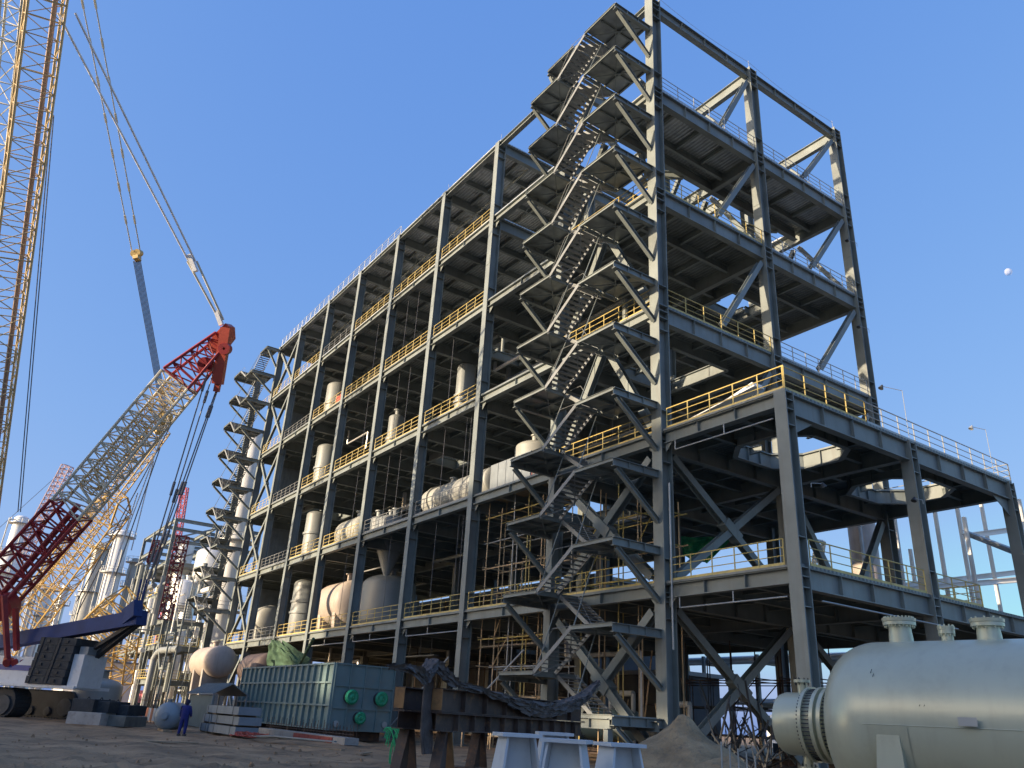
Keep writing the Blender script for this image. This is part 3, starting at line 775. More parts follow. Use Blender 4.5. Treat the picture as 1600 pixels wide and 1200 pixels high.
# ------------------------------------------------------------------ scaffold in bay B-A
def scaffold(label, xs, ys, zs, rnd=0.0, mats=(pole_t, galv), planks=(), name='scaffold'):
    t = thing(name, label, 'scaffold', (xs[0], ys[0], 0))
    for i, x in enumerate(xs):
        for j, y in enumerate(ys):
            mb = MB(); top = zs[-1] + random.uniform(-1.5, .8) * (1 if rnd else 0); mb.tube((x, y, 0 if not isinstance(label, tuple) else 0), (x + random.uniform(-.05, .05), y, top), 0.04)
            mb.build('upright_pole', mats[(i + j) % len(mats)], t)
    for j, y in enumerate(ys):
        for k, z in enumerate(zs[:-1]):
            a = random.choice([0, 0, 1]); b = len(xs) - 1 - random.choice([0, 0, 1])
            if b <= a: continue
            mb = MB(); mb.tube((xs[a] - .5, y + .05, z), (xs[b] + .6, y + .05, z + random.uniform(-.05, .05)), 0.038)
            mb.build('ledger_pole', mats[k % len(mats)], t)
    for i, x in enumerate(xs):
        for k, z in enumerate(zs[:-1]):
            mb = MB(); mb.tube((x + .05, ys[0] - .3, z + .08), (x + .05, ys[-1] + .3, z + .08), 0.036); mb.build('cross_pole', mats[0], t)
    for q in range(int(len(xs) * 0.9)):
        i = random.randrange(len(xs) - 1); k = random.randrange(max(1, len(zs) - 2))
        mb = MB(); mb.tube((xs[i], ys[0] - .06, zs[k]), (xs[i + 1], ys[0] - .06, zs[k + 1]), 0.035); mb.build('diagonal_pole', mats[0], t)
    for (k, x0, x1) in planks:
        mb = MB(); z = zs[k] + .13
        mb.box(x0, x1, ys[0], ys[-1], z, z + .05); mb.build('plank_deck', wood, t)
    return t
scaffold('tall tan pole scaffold behind the zigzag stair', [-18.0, -16.4, -14.8, -13.2, -11.6, -10.3], [0.75, 2.2], [1.2, 3.0, 4.8, 6.6, 9.5, 11.3, 13.1, 14.9, 16.2], 1, (pole_t, pole_t, galv, yellow), planks=((8, -18, -10.5),))
scaffold('yellowish pole scaffold between the stair and the corner column, above the first floor', [-8.0, -6.4, -4.8, -3.2, -1.8], [1.2, 3.0], [9.2, 11.0, 12.8, 14.8], 1, (yellow, pole_t), name='scaffold')
scaffold('low dark pole scaffold on the ground beneath the annex', [-16, -14, -12, -10, -8, -6, -4, -2], [14, 16.5, 19], [1.5, 3.2, 4.9, 6.6], 1, (rust, darkm))
scaffold('rusty pole scaffold deep under the long side', [-45, -42, -39, -36, -33, -30, -27, -24, -21], [9, 12], [1.8, 3.8, 5.8, 7.2], 1, (darkm, rust))
# leaning poles
mb = MB(); mb.tube((-17.6, -2.2, .2), (-11.4, -.4, 5.6), .05); tag(mb.build('leaning_pole', galv), 'long pale pole leaning diagonally at the scaffold foot, right one', 'pole')
mb = MB(); mb.tube((-24.6, -2.2, .6), (-19.8, -.6, 5.4), .05); tag(mb.build('leaning_pole', galv), 'long pale pole leaning against the sunlit column left of the scaffold', 'pole')
mb = MB(); mb.tube((-19.5, -.9, 2.8), (-10, -.9, 2.8), .06); mb.tube((-19.5, -.9, 1.1), (-10, -.9, 1.1), .04)
for i in range(6): mb.tube((-18.5 + i * 1.6, -.9, 0), (-18.5 + i * 1.6, -.9, 2.8), .05)
tag(mb.build('pole_fence', pole_t), 'low tan pole fence with pinkish top bar at the scaffold foot', 'fence')
# ------------------------------------------------------------------ items inside / under the frame
mb = MB()
def drape(mb, a, b, c, d, sag=.3, n=14, w=.12):
    a, b, c, d = map(V, (a, b, c, d)); nrm = (b - a).cross(d - a).normalized()
    from mathutils import noise
    mb.grid(lambda u, v: (a * (1 - u) + b * u) * (1 - v) + (d * (1 - u) + c * u) * v - V((0, 0, sag * math.sin(math.pi * u))) + nrm * (w * math.sin(u * 17 + 3 * noise.noise(V((u * 3, v * 4, a.x)))) + w * noise.noise(V((u * 6, v * 6, 1)))), n * 2, n)
drape(mb, at(1062, 838, 60), at(1150, 836, 58), at(1105, 880, 58), at(1068, 868, 60), .1)
tag(mb.build('green_tarp', greencap), 'dark green sheet hanging inside the annex above the first floor', 'sheet')
t = thing('green_debris_net_drape', 'pale green net draped down behind the teal box from the first floor edge', 'net', (-42, -1, 6))
mb = MB(); drape(mb, at(423, 996, 73), at(437, 1000, 72), at(474, 1041, 70), at(416, 1042, 73), .15, 22, .12); drape(mb, at(437, 1000, 72), at(441, 1001, 72), at(484, 1030, 70), at(472, 1040, 70), .9, 12, .15); mb.build('net_cloth', net_g, t)
mb = MB(); mb.tube(at(468, 1038, 70), at(490, 998, 68), .14, 8); mb.build('twisted_hem', net_g, t)
# white panels lying on annex roof
mb = MB()
for i in range(3): mb.bar((1.6 + i * .3, .7 + i * .25, Z[2] + .45 + i * .1), (6.2 - i * .2, .5 + i * .2, Z[2] + .95 + .2 * i), .7, .06)
tag(mb.build('panel_pile', whitesteel), 'pale sheets lying behind the yellow railing on the annex roof', 'sheets')

# chains hanging in the facade bays
for i, (k, f, z0, z1) in enumerate((('C', .35, 10, 32), ('D', .55, 9.5, 40), ('C', .8, 9, 24), ('D', .3, 16.6, 40), ('E', .6, 9, 40), ('B', -.3, 9, 24))):
    x = X[k] + f * 9
    mb = MB(); mb.tube((x, .45, z0), (x, .45, z1), .022, 5)
    tag(mb.build('hanging_rope', ropem), ['thin rope hanging in the bay just left of the scaffold, long one', 'thin rope hanging from the fifth floor in the middle bay', 'thin rope hanging above the first floor beside the sunlit column', 'thin rope hanging behind the conical hopper', 'thin rope hanging beside the white domed drum', 'thin rope hanging left of the scaffold column'][i], 'rope')

# ground-floor machinery dark shapes
def skid(x, y, w, d, h, label, m_=darkm):
    t = thing('machine_skid', label, 'machinery', (x, y, 0))
    mb = MB(); mb.ibeam((x - w / 2, y - d / 2, .2), (x + w / 2, y - d / 2, .2), .3, .35); mb.ibeam((x - w / 2, y + d / 2, .2), (x + w / 2, y + d / 2, .2), .3, .35); mb.build('base_frame', rust, t)
    mb = MB(); mb.lathe((x - w * .4, y, h * .55), (1, 0, 0), dome(h * .3, 0, w * .8, .4), 20); mb.build('body', m_, t)
    mb = MB(); mb.tube((x, y, h * .7), (x, y, h * 1.15), .18, 10); mb.tube((x, y, h * 1.15), (x + w * .35, y, h * 1.15), .18, 10); mb.tube((x + w * .35, y, .3), (x + w * .35, y, h * 1.15), .14, 10); mb.build('pipework', galv, t)
skid(-5.5, 5.5, 5, 2, 2.6, 'dark machine skid under the annex behind the dirt heap', darkm)
skid(-13, 8, 6, 3, 3.2, 'dark machine skid behind the zigzag stair foot', bluebox)
skid(-4, 17.5, 6, 2.4, 3.5, 'blue wrapped machine on the ground under the annex', bluec)
skid(-26, 7, 6, 2.5, 2.8, 'dark machine skid left of the scaffold foot', darkm)
skid(-34, 8, 6, 2.5, 2.8, 'dark machine skid behind the rusty trestle', darkm)
mb = MB()
for i in range(14):
    x = -20 + i * 1.3 + random.uniform(-.3, .3); y = 9 + random.uniform(-1, 8)
    mb.tube((x, y, 0), (x + random.uniform(-1.2, 1.2), y, random.uniform(3, 7.2)), .05)
tag(mb.build('pole_clutter', pole_t), 'jumble of upright and slanting poles under the frame', 'poles', kind='stuff')
mb = MB()
for i in range(60):
    c = at(1110 + random.uniform(0, 110), 1160, 38 + random.uniform(-3, 9)); c.z = 0
    a = random.uniform(0, 6.28); l = random.uniform(.8, 3.6); e = random.uniform(.2, 1.4)
    p = c + V((0, 0, random.uniform(0, 1.6)))
    mb.tube(p, p + V((math.cos(a) * l * math.cos(e), math.sin(a) * l * math.cos(e), l * math.sin(e))), random.choice((.02, .03, .05)))
tag(mb.build('scrap_tangle', darkm), 'tangle of dark pipes and bars on the ground behind the dirt heap', 'scrap', kind='stuff')

# ------------------------------------------------------------------ lamps on poles of the annex
def lamp(p, top, lab, arm):
    t = thing('floodlight_pole', lab, 'floodlight', p); p = V(p)
    mb = MB(); mb.path([p, p + V((0, 0, top)), p + V((0, 0, top)) + V(arm)], .016, 6); mb.build('pole', galv, t)
    mb = MB(); e = p + V((0, 0, top)) + V(arm); mb.lathe(e, V(arm).normalized() * .5 + V((0, 0, -1)), [(.04, -.08), (.07, 0), (.14, .15), (.14, .17), (0, .14)], 14); mb.build('lamp_head', darkm if 'dark' in lab else galv, t)
lamp((8.3, Y1 - .4, Z[2] + .1), 2.7, 'thin post with small dark floodlight, middle of the annex roof edge', (-.6, -.9, .2))
lamp((8.3, Y2 - 2.2, Z[2] + .1), 2.7, 'thin post with small pale floodlight near the annex roof corner', (-.4, -.8, .1))
lamp((.8, Y2 - .2, Z[3] + 5.0), .3, 'small dark floodlight clamped high on the far corner column', (-.2, -.9, 0.05))
lamp((.8, Y2 - .2, Z[4] + 4.2), .3, 'small dark floodlight clamped below the top floor on the far corner column', (-.2, -.9, 0.05))
lamp((8.6, Y1 - .6, Z[2] - 3.6), .2, 'small dark floodlight clamped below the annex roof on the middle column', (-.1, -.6, 0.0))
lamp((8.5, .6, Z[2] - 4.6), .2, 'small dark floodlight clamped on the front annex column', (.1, .7, 0.1))

# ------------------------------------------------------------------ big heat exchanger in the foreground
th = math.radians(10)
ax = V((math.cos(th), math.sin(th), 0))
T0 = V((18.05, -13.50, 1.90))       # centre at girth flange end
def exch():
    t = thing('heat_exchanger', 'big grey-green horizontal heat exchanger with bolted flange and top nozzles', 'heat exchanger', (T0.x, T0.y, 0))
    R = 1.63; rc = 0.63
    o = T0
    # shell: kettle body
    prof = [(rc, -.9), (rc, .15), (rc + .05, .3), (rc + .25, .42)]
    n = 14
    prof = [(rc, .0), (rc + .02, .22)]
    for i in range(n + 1):
        a = math.pi / 2 * i / n
        prof.append((rc + .06 + (R - rc - .06) * math.sin(a) ** .85, .26 + .95 * (1 - math.cos(a))))
    prof += [(R, 2.0), (R, 6.0), (R, 9.0)]
    for i in range(1, n + 1):
        a = math.pi / 2 * i / n
        prof.append((R * math.cos(a), 9.0 + .8 * math.sin(a)))
    mb = MB(); mb.lathe(o, ax, prof, 96); sh = mb.build('shell', tankm, t)
    # weld seams
    for q in (5.6,):
        s = MB(); s.lathe(o, ax, [(R - .01, q - .015), (R + .006, q - .01), (R + .006, q + .01), (R - .01, q + .015)], 96); s.build('weld_seam', tankm, t)
    d0, sv0, uv0, _ = basis(o, o + ax, (0, 0, 1)); near = sv0 if sv0.y < 0 else -sv0
    sm_ = MB(); zq = .02; pr = near * math.sqrt(R * R - zq * zq) * 1.0015 + V((0, 0, zq)); sm_.tube(o + ax * 1.3 + pr, o + ax * 5.6 + pr, .008, 6); sm_.build('weld_seam', tankm, t)
    for (qa, za, ln) in ((1.45, .93, .12), (1.5, .86, .1), (2.35, .35, .05), (2.43, .35, .05), (4.4, .7, .1)):
        c_ = near * math.sqrt(R * R - za * za) + V((0, 0, za)); cm = MB(); cm.bar(o + ax * qa + c_ * 1.001, o + ax * (qa + ln * .3) + c_ * 1.001 + V((0, 0, ln * .6)), .012, .006); cm.build('chalk_mark', darkm, t)
    # channel
    ch = [(0, -1.12), (rc - .25, -1.11), (rc - .04, -1.06), (rc, -.95), (rc, -.40)]
    mb = MB(); mb.lathe(o, ax, ch, 64); mb.build('channel', tankm, t)
    fl = MB()
    for q0, q1 in ((-.42, -.35), (-.17, -.09), (-.01, .07)):
        fl.lathe(o, ax, [(rc - .1, q0), (rc + .115, q0), (rc + .115, q1), (rc - .1, q1)], 64)
    fl.lathe(o, ax, [(rc + .01, -.35), (rc + .01, -.01)], 64)
    fl.build('girth_flange', tankm, t)
    d, s_, u, _ = basis(o, o + ax, (0, 0, 1))
    bo = MB()
    for i in range(56):
        a = 2 * math.pi * i / 56; rr = rc + .068
        c = o + (s_ * math.cos(a) + u * math.sin(a)) * rr
        bo.tube(c + ax * -.35, c + ax * -.17, .013, 6)
        for q in (-.46, .075, -.205): bo.tube(c + ax * q, c + ax * (q + .035), .02, 6)
        bo.tube(c + ax * .11, c + ax * .14, .012, 6)
    bo.build('bolts', darkm, t)
    # small nozzles on channel
    c = o + ax * -.60
    for sg in (1, -1):
        nb = MB(); nb.lathe(c, (0, 0, sg), [(.10, rc - .05), (.10, rc + .20), (.17, rc + .20), (.17, rc + .26), (0.0, rc + .26)], 20); nb.build('nozzle', tankm, t)
        nb = MB(); 
        for i in range(8):
            a = i * math.pi / 4 + .2; nb.tube(c + V((.14 * math.cos(a), .14 * math.sin(a), sg * (rc + .15))), c + V((.14 * math.cos(a), .14 * math.sin(a), sg * (rc + .30))), .012, 6)
        nb.build('bolts', darkm, t)
    # top nozzles
    for q, r_, h_ in ((1.62, .215, .46), (2.50, .105, .27), (3.25, .20, .38), (4.25, .08, .30)):
        c = o + ax * q; k = R
        nb = MB(); nb.lathe(c, (0, 0, 1), [(r_ * 1.12, k - .12), (r_ * 1.05, k + .1), (r_, k + .2), (r_, k + h_ - .15), (r_ * 1.45, k + h_ - .14), (r_ * 1.45, k + h_ - .075), (r_ * 1.38, k + h_ - .075), (r_ * 1.38, k + h_ - .065), (r_ * 1.48, k + h_ - .065), (r_ * 1.52, k + h_), (0, k + h_)], 40)
        nz = nb.build('nozzle', tankm, t)
        nb = MB(); nn = 24 if r_ > .2 else 10
        for i in range(nn):
            a = 2 * math.pi * i / nn; p = c + V((math.cos(a) * r_ * 1.28, math.sin(a) * r_ * 1.28, 0))
            nb.tube(p + V((0, 0, k + h_ - .18)), p + V((0, 0, k + h_ + .035)), .015, 6)
        nb.build('bolts', tankm, t)
    # saddles
    for q in (1.75, 7.6):
        c = o + ax * q; sb = MB()
        side = s_
        for w0, w1, e0, e1 in ((-.05, .05, 0, 0),):
            pass
        # pad wrapped on shell
        pad = []
        m_ = 16
        for i in range(m_ + 1):
            a = math.radians(180 + 180 * i / m_)
            for (rr, dz) in ((R + .02, -.36), (R + .02, .36)):
                pad.append(c + ax * dz + (s_ * math.cos(a) + V((0, 0, 1)) * math.sin(a)) * rr)
        sb.add(pad, [(2 * i, 2 * i + 1, 2 * i + 3, 2 * i + 2) for i in range(m_)], True)
        sb.build('wear_pad', tankm, t)
        sb = MB()
        for sx in (-1, -.35, .35, 1):
            top = c + s_ * sx * R * .86 + V((0, 0, -R * .52 if abs(sx) == 1 else -R * .9))
            bot = V((top.x, top.y, .12)) + s_ * sx * .1
            sb.bar(bot, top, .62, .06, up=s_)
        w = R * .92
        sb.hexa([c + s_ * x_ * w + ax * y_ * .03 + V((0, 0, zz - c.z)) for zz in (.12, c.z - R * .6) for x_, y_ in ((-1, -1), (1, -1), (1, 1), (-1, 1))])
        sb.hexa([c + s_ * x_ * (w + .15) + ax * y_ * .4 + V((0, 0, zz - c.z)) for zz in (0.0, .12) for x_, y_ in ((-1, -1), (1, -1), (1, 1), (-1, 1))])
        for sg in (-1, 1):
            e_ = c + s_ * sg * (R * .97); e_.z = c.z - .15; g_ = c + s_ * sg * (R * 1.02); g_.z = .1
            sb.hexa([g_ - ax * .34 - s_ * .25, g_ + ax * .34 - s_ * .25, g_ + ax * .34 + s_ * .1, g_ - ax * .34 + s_ * .1, e_ - ax * .2 - s_ * .2, e_ + ax * .2 - s_ * .2, e_ + ax * .2 + s_ * .06, e_ - ax * .2 + s_ * .06])
        sb.build('saddle', tankm, t)
    # nameplate bracket on the shell side
    a = math.radians(192)
    dirn = -(s_ if (s_.y > 0) else -s_)
    p = o + ax * 3.15 + dirn * (R * 1.0) + V((0, 0, .12))
    nb = MB(); nb.bar(p - ax * .13, p + ax * .13, .14, .05); nb.bar(p + dirn * .10 - ax * .15, p + dirn * .10 + ax * .15, .012, .14); nb.build('nameplate', galv, t)
    # end nozzle at flange foot
exch()

# ------------------------------------------------------------------ pedestals
def pedestal(c, h, label, rot, w=.9, tw=.62, flip=False):
    t = thing('steel_pedestal', label, 'pedestal', (0, 0, 0), 'pale pedestals in the foreground')
    mb = MB(); mb.box(-tw / 2 - .07, tw / 2 + .07, -tw / 2 - .05, tw / 2 + .05, h - .045, h)
    mb.build('top_plate', ped, t)
    mb = MB(); mb.box(-w / 2 - .1, w / 2 + .1, -w / 2 - .1, w / 2 + .1, 0, .05); mb.build('base_plate', ped, t)
    for x in (-tw / 2 + .02, tw / 2 - .02):
        sg = -1 if x < 0 else 1; xb = sg * w / 2
        mb = MB()
        mb.hexa([V((xb - .015, -w / 2, .05)), V((xb + .015, -w / 2, .05)), V((xb + .015, w / 2, .05)), V((xb - .015, w / 2, .05)), V((x - .015, -tw / 2, h - .045)), V((x + .015, -tw / 2, h - .045)), V((x + .015, tw / 2, h - .045)), V((x - .015, tw / 2, h - .045))])
        mb.build('side_plate', ped, t)
    mb = MB()
    mb.hexa([V((-w / 2 + .02, -.015, .05)), V((w / 2 - .02, -.015, .05)), V((w / 2 - .02, .015, .05)), V((-w / 2 + .02, .015, .05)), V((-tw / 2 + .04, -.015, h - .045)), V((tw / 2 - .04, -.015, h - .045)), V((tw / 2 - .04, .015, h - .045)), V((-tw / 2 + .04, .015, h - .045))])
    mb.build('web_plate', ped, t)
    t.location = (c[0], c[1], 0); t.rotation_euler = (0, 0, rot)
    return t
def gpt(px, dep):
    p = at(px, 1150, dep); return (p.x, p.y)
vrot = math.atan2(R_.y, R_.x)
pedestal(gpt(808, 10.8), 1.46, 'pale grey tapered steel pedestal with a dark slot, leftmost in the foreground', vrot + .30, w=.78, tw=.42)
pedestal(gpt(866, 12.8), 1.48, 'pale tapered steel pedestal half hidden behind the others', vrot + .1, w=.78, tw=.42)
pedestal(gpt(886, 10.4), 1.43, 'pale blue-grey tapered steel pedestal with bright flange edges, middle of the foreground', vrot - .25, w=.82, tw=.46)
pedestal(gpt(968, 11.0), 1.41, 'pale tapered steel pedestal beside the dirt heap, rightmost in the foreground', vrot + .40, w=.78, tw=.42)

# ------------------------------------------------------------------ dirt heap
def heap(c, rx, ry, h, label):
    from mathutils import noise
    mb = MB()
    def f(u, v):
        a = 2 * math.pi * u; r = v
        p = V((c[0] + rx * r * math.cos(a), c[1] + ry * r * math.sin(a), 0))
        hh = h * max(0, (1 - r ** 1.15)) * (1 + .25 * noise.noise(p * .9)) + .05 * noise.fractal(p * 4, 1, 2, 4) * (1 - r)
        p.z = hh - .05
        return p
    mb.grid(f, 96, 50)
    g = mat('heaped_soil', (0.30, 0.215, 0.12), .97, var=.35, scale=1.6, bump=1.0, bscale=14, dirt=(.12, .10, .075), dirt_amt=.6)
    tag(mb.build('dirt_heap', g), label, 'dirt heap')
p = at(1062, 1150, 23); heap((p.x, p.y), 3.1, 2.6, 1.95, 'brown dirt heap left of the big heat exchanger')
p = at(1140, 1170, 21); heap((p.x, p.y), 2.4, 2.0, 1.15, 'smaller brown dirt heap in front of the larger one beside the heat exchanger')
mb = MB()
for i in range(5):
    q = at(1128 + i * 13, 1190, 17); mb.tube((q.x, q.y, .2), (q.x, q.y, 1.45 - .06 * i), .018)
tag(mb.build('rebar_stub', galv), 'short upright pale bars stuck in the soil before the heat exchanger', 'rebar')

# ------------------------------------------------------------------ rusty trestles with tarp
def trestle():
    A = at(684, 1090, 20.0); B_ = at(908, 1090, 28.0)
    A.z = 0; B_.z = 0
    t = thing('rusty_trestle', 'rusty brown stacked I-beam trestle carrying a grey tarpaulin', 'trestle', (A.x, A.y, 0))
    d = (B_ - A).normalized(); n = V((-d.y, d.x, 0))
    if n.dot(CAM - A) > 0: n = -n     # n points away from camera
    L = (B_ - A).length; zt = 2.30
    for k, off in enumerate((0.0, 1.15)):
        o = n * off
        a = A + o; b = B_ + o
        mb = MB(); mb.ibeam(a + V((0, 0, zt - .29)), b + V((0, 0, zt - .29)), .30, .56, t=.025, stiff=1.15); mb.build('upper_beam', rust, t)
        mb = MB(); mb.ibeam(a + V((0, 0, zt - .80)), b + V((0, 0, zt - .80)), .34, .44, t=.025, stiff=.85); mb.build('lower_beam', rust, t)
        mb = MB(); mb.bar(a - d * .02 + V((0, 0, zt - .53)), a - d * .02 + V((0, 0, zt - .03)), .30, .025, up=d); mb.build('end_plate', rust_o, t)
        for f in (.05, .45, .9):
            c = a + (b - a) * f
            for sg in (-1, 1):
                mb = MB(); p0 = c + d * sg * .12 + V((0, 0, zt - 1.03)); p1 = c + d * sg * .40 + V((0, 0, .30))
                mb.bar(p1, p0, .30, .025, up=d); mb.build('splayed_leg', rust_o if (f == .05 and k == 0 and sg == 1) else rust, t)
            mb = MB(); mb.bar(c + V((0, 0, .31)), c + V((0, 0, zt - 1.03)), .022, .3, up=d); mb.build('web_stiffener', rust, t)
    for f in (.05, .45, .9):
        c = A + (B_ - A) * f
        mb = MB(); mb.ibeam(c - n * .9 + V((0, 0, .15)), c + n * 2.3 + V((0, 0, .15)), .8, .28, t=.025); mb.build('ground_beam', rust, t)
    from mathutils import noise
    pts = [(-.27, .30, .10, .06), (-.18, .38, .16, .1), (-.10, .30, .35, .15), (-.055, .62, .30, .25), (.0, .42, .34, .3), (.06, .16, .16, .3), (.2, .08, .14, .3), (.36, -.03, .26, .3), (.52, -.12, .42, .3), (.68, -.12, .42, .32), (.8, -.02, .36, .32), (.92, .14, .30, .3), (1.02, .42, .30, .2), (1.12, .86, .12, .06)]
    def cur(u):
        u2 = u * (len(pts) - 1); i = min(int(u2), len(pts) - 2); f = u2 - i; f = f * f * (3 - 2 * f)
        return [pts[i][k] * (1 - f) + pts[i + 1][k] * f for k in range(4)]
    mb = MB()
    for lay in (0, 1):
        def fn(u, v):
            s_, top, dep, wid = cur(u)
            base = A + d * (s_ * L)
            if v < .45: q = base + n * (wid * (1 - v / .45) * 1.4 - .18) + V((0, 0, zt + top + .02))
            else:
                k = (v - .45) / .55; q = base - n * (.2 + .03 * lay) + V((0, 0, zt + .02 + top - k * dep * (1 if lay == 0 else .55)))
            wr = .05 * noise.noise(V((u * 60, v * 12, lay * 9))) + .06 * noise.noise(V((u * 22, v * 5, 4 + lay))) + .02 * noise.noise(V((u * 130, v * 30, 2)))
            return q - n * (abs(wr) * 1.6 + .02) + V((0, 0, wr))
        mb.grid(fn, 220, 22)
    tag(mb.build('tarpaulin', tarp), 'dark grey crumpled tarpaulin draped along the rusty trestle', 'tarpaulin')
    mb = MB(); c = A + n * .5 - d * .15
    for i in range(8):
        x = c + d * (i * .05 - .2) - n * .3
        mb.path([x + V((0, 0, zt + .45 - .04 * i)), x + d * .02 + V((0, 0, 1.7)), x + d * (.05 + .02 * i) + V((0, 0, 1.2)), x + d * (.2 + .05 * math.sin(i)) + V((0, 0, .75))], .035, 7)
    tag(mb.build('hanging_cloth', tarp), 'bunch of dark twisted cloth hanging off the left end of the trestle', 'cloth')
trestle()
def wire_bundle(c, lab):
    mb = MB(); c = V(c)
    for i in range(12):
        r = .16 + .07 * random.random(); ph = random.uniform(-.5, .5)
        pts = [c + V((r * math.cos(a) + ph * .25, r * math.cos(a) * .6 + ph * .2, .62 + .55 * math.sin(a + ph))) for a in [k * .45 + ph for k in range(8)]]
        mb.path(pts, .014, 5)
    tag(mb.build('rope_bundle', greens), lab, 'rope')
p = at(617, 1150, 22.5); wire_bundle((p.x, p.y, .1), 'bright green rope bundle at the left foot of the rusty trestle')

# ------------------------------------------------------------------ teal duct box
def duct():
    x1, x0, y0, y1 = -18.9, -36.6, -9.0, -5.0
    z0, z1 = .55, 4.35
    t = thing('duct_box', 'long teal grey ribbed steel box with green covered round openings', 'steel box', (x0, y0, 0))
    mb = MB(); mb.box(x0, x1, y0, y1, z0, z1); mb.build('shell', bluebox, t)
    mb = MB(); n = 17
    for i in range(n + 1):
        x = x0 + (x1 - x0) * i / n
        mb.box(x - .04, x + .04, y0 - .16, y0 - .002, z0, z1)
    for z in (z0 + .06, z0 + (z1 - z0) * .36, z0 + (z1 - z0) * .7, z1 - .06): 
        for i in range(n):
            xa = x0 + (x1 - x0) * i / n + .042; xb = x0 + (x1 - x0) * (i + 1) / n - .042
            mb.box(xa, xb, y0 - .14, y0 - .003, z - .05, z + .05)
    mb.build('side_ribs', bluebox, t)
    mb = MB()
    for i in range(5):
        y = y0 + (y1 - y0) * i / 4
        mb.box(x1 + .002, x1 + .12, y - .035, y + .035, z0, z1)
    for z in (z0 + .05, z0 + (z1 - z0) * .33, z0 + (z1 - z0) * .66, z1 - .05):
        for i in range(4):
            mb.box(x1 + .003, x1 + .10, y0 + (y1 - y0) * i / 4 + .037, y0 + (y1 - y0) * (i + 1) / 4 - .037, z - .04, z + .04)
    mb.build('end_ribs', bluebox, t)
    for (fy, fz, r) in ((.27, .50, .36), (.77, .50, .36), (.45, .2, .30)):
        o = V((x1 + .0, y0 + (y1 - y0) * fy, z0 + (z1 - z0) * fz))
        mb = MB(); mb.lathe(o, (1, 0, 0), [(r * 1.05, 0), (r * 1.05, .35), (r * 1.15, .35), (r * 1.15, .42), (0, .42)], 28); c = mb.build('round_opening', darkm, t)
        mb = MB(); mb.lathe(o + V((.43, 0, 0)), (1, 0, 0), [(r * 1.17, -.05), (r * 1.2, .02), (r * .9, .1), (r * .5, .07), (r * .2, .12), (0, .1)], 22); mb.build('green_cover', greencap, c)
    mb = MB()
    for (fy, fz) in ((.1, .1), (.9, .12)):
        o = V((x1 + .13, y0 + (y1 - y0) * fy, z0 + (z1 - z0) * fz)); mb.lathe(o, (1, 0, 0), [(.16, -.1), (.18, .02), (.1, .03), (0, .03)], 14)
    mb.build('lifting_lug', steel_l, t)
    # base supports
    for i in range(6):
        x = x0 + 1 + (x1 - x0 - 2) * i / 5
        mb = MB(); mb.box(x - .2, x + .2, y0 + .2, y1 - .2, 0, z0 - .003); mb.build('support', rust, t)
duct()
# foundation with rebar in front of the duct box
t = thing('rebar_foundation', 'low foundation strip with red boards and upright rebar in front of the teal box', 'foundation', (-20, -8, 0))
mb = MB(); mb.box(-27, -13.2, -10.4, -9.6, 0, .35); mb.build('concrete_strip', conc, t)
mb = MB(); mb.box(-20.5, -14.8, -10.46, -10.41, .03, .30); mb.build('red_formwork', mat('red_formwork', (.32, .07, .05), .7, var=.3, scale=4), t)
mb = MB()
for i in range(60):
    x = -26.8 + i * .23; mb.tube((x, -10.0 + .25 * (i % 2), .3), (x + random.uniform(-.05, .05), -10.0 + .25 * (i % 2), .95 + random.uniform(-.15, .2)), .014, 4)
mb.tube((-26.8, -10, .7), (-13.2, -10, .66), .014, 4); mb.tube((-26.8, -10, .5), (-13.2, -10, .5), .014, 4)
mb.build('rebar', rust, t, kind='stuff')

# ------------------------------------------------------------------ stacked packs, dished vessel, barrier, person
def packs():
    gl = 'stacked grey steel packs'
    labs = {(0, 0): 'grey steel pack at the bottom of the narrow left stack', (0, 1): 'grey steel pack in the middle of the narrow left stack', (0, 2): 'grey steel pack on top of the narrow left stack',
            (1, 0): 'long grey steel pack at the bottom of the stack left of the teal box', (1, 1): 'long grey steel pack, middle of the stack left of the teal box', (1, 2): 'long grey steel pack on top of the stack left of the teal box'}
    for (i, xa, xb) in ((0, -25.6, -23.9), (1, -23.6, -18.4)):
        for k in range(3):
            z = .05 + k * .52; o = .12 * k if i == 0 else .1 * (k % 2)
            t = thing('steel_pack', labs[(i, k)], 'steel pack', (xa, -14.4, z), gl)
            mb = MB()
            y0, y1 = -14.6 + o, -13.3 + o
            nn = 6 if i else 3
            for q in range(nn):
                a = xa + (xb - xa) * q / nn; b = xa + (xb - xa) * (q + 1) / nn - .02
                mb.box(a, b, y0, y1, z + .04, z + .46)
            mb.build('profiles', bundle, t)
            mb = MB(); 
            for f in (.2, .8): mb.box(xa + (xb - xa) * f - .03, xa + (xb - xa) * f + .03, y0 - .012, y1 + .012, z + .03, z + .475)
            mb.build('strap', darkm, t)
            mb = MB()
            for f in (.15, .85): mb.box(xa + (xb - xa) * f - .07, xa + (xb - xa) * f + .07, y0 + .02, y1 - .02, z - .045, z + .028)
            mb.build('timber_bearer', wood, t)
packs()
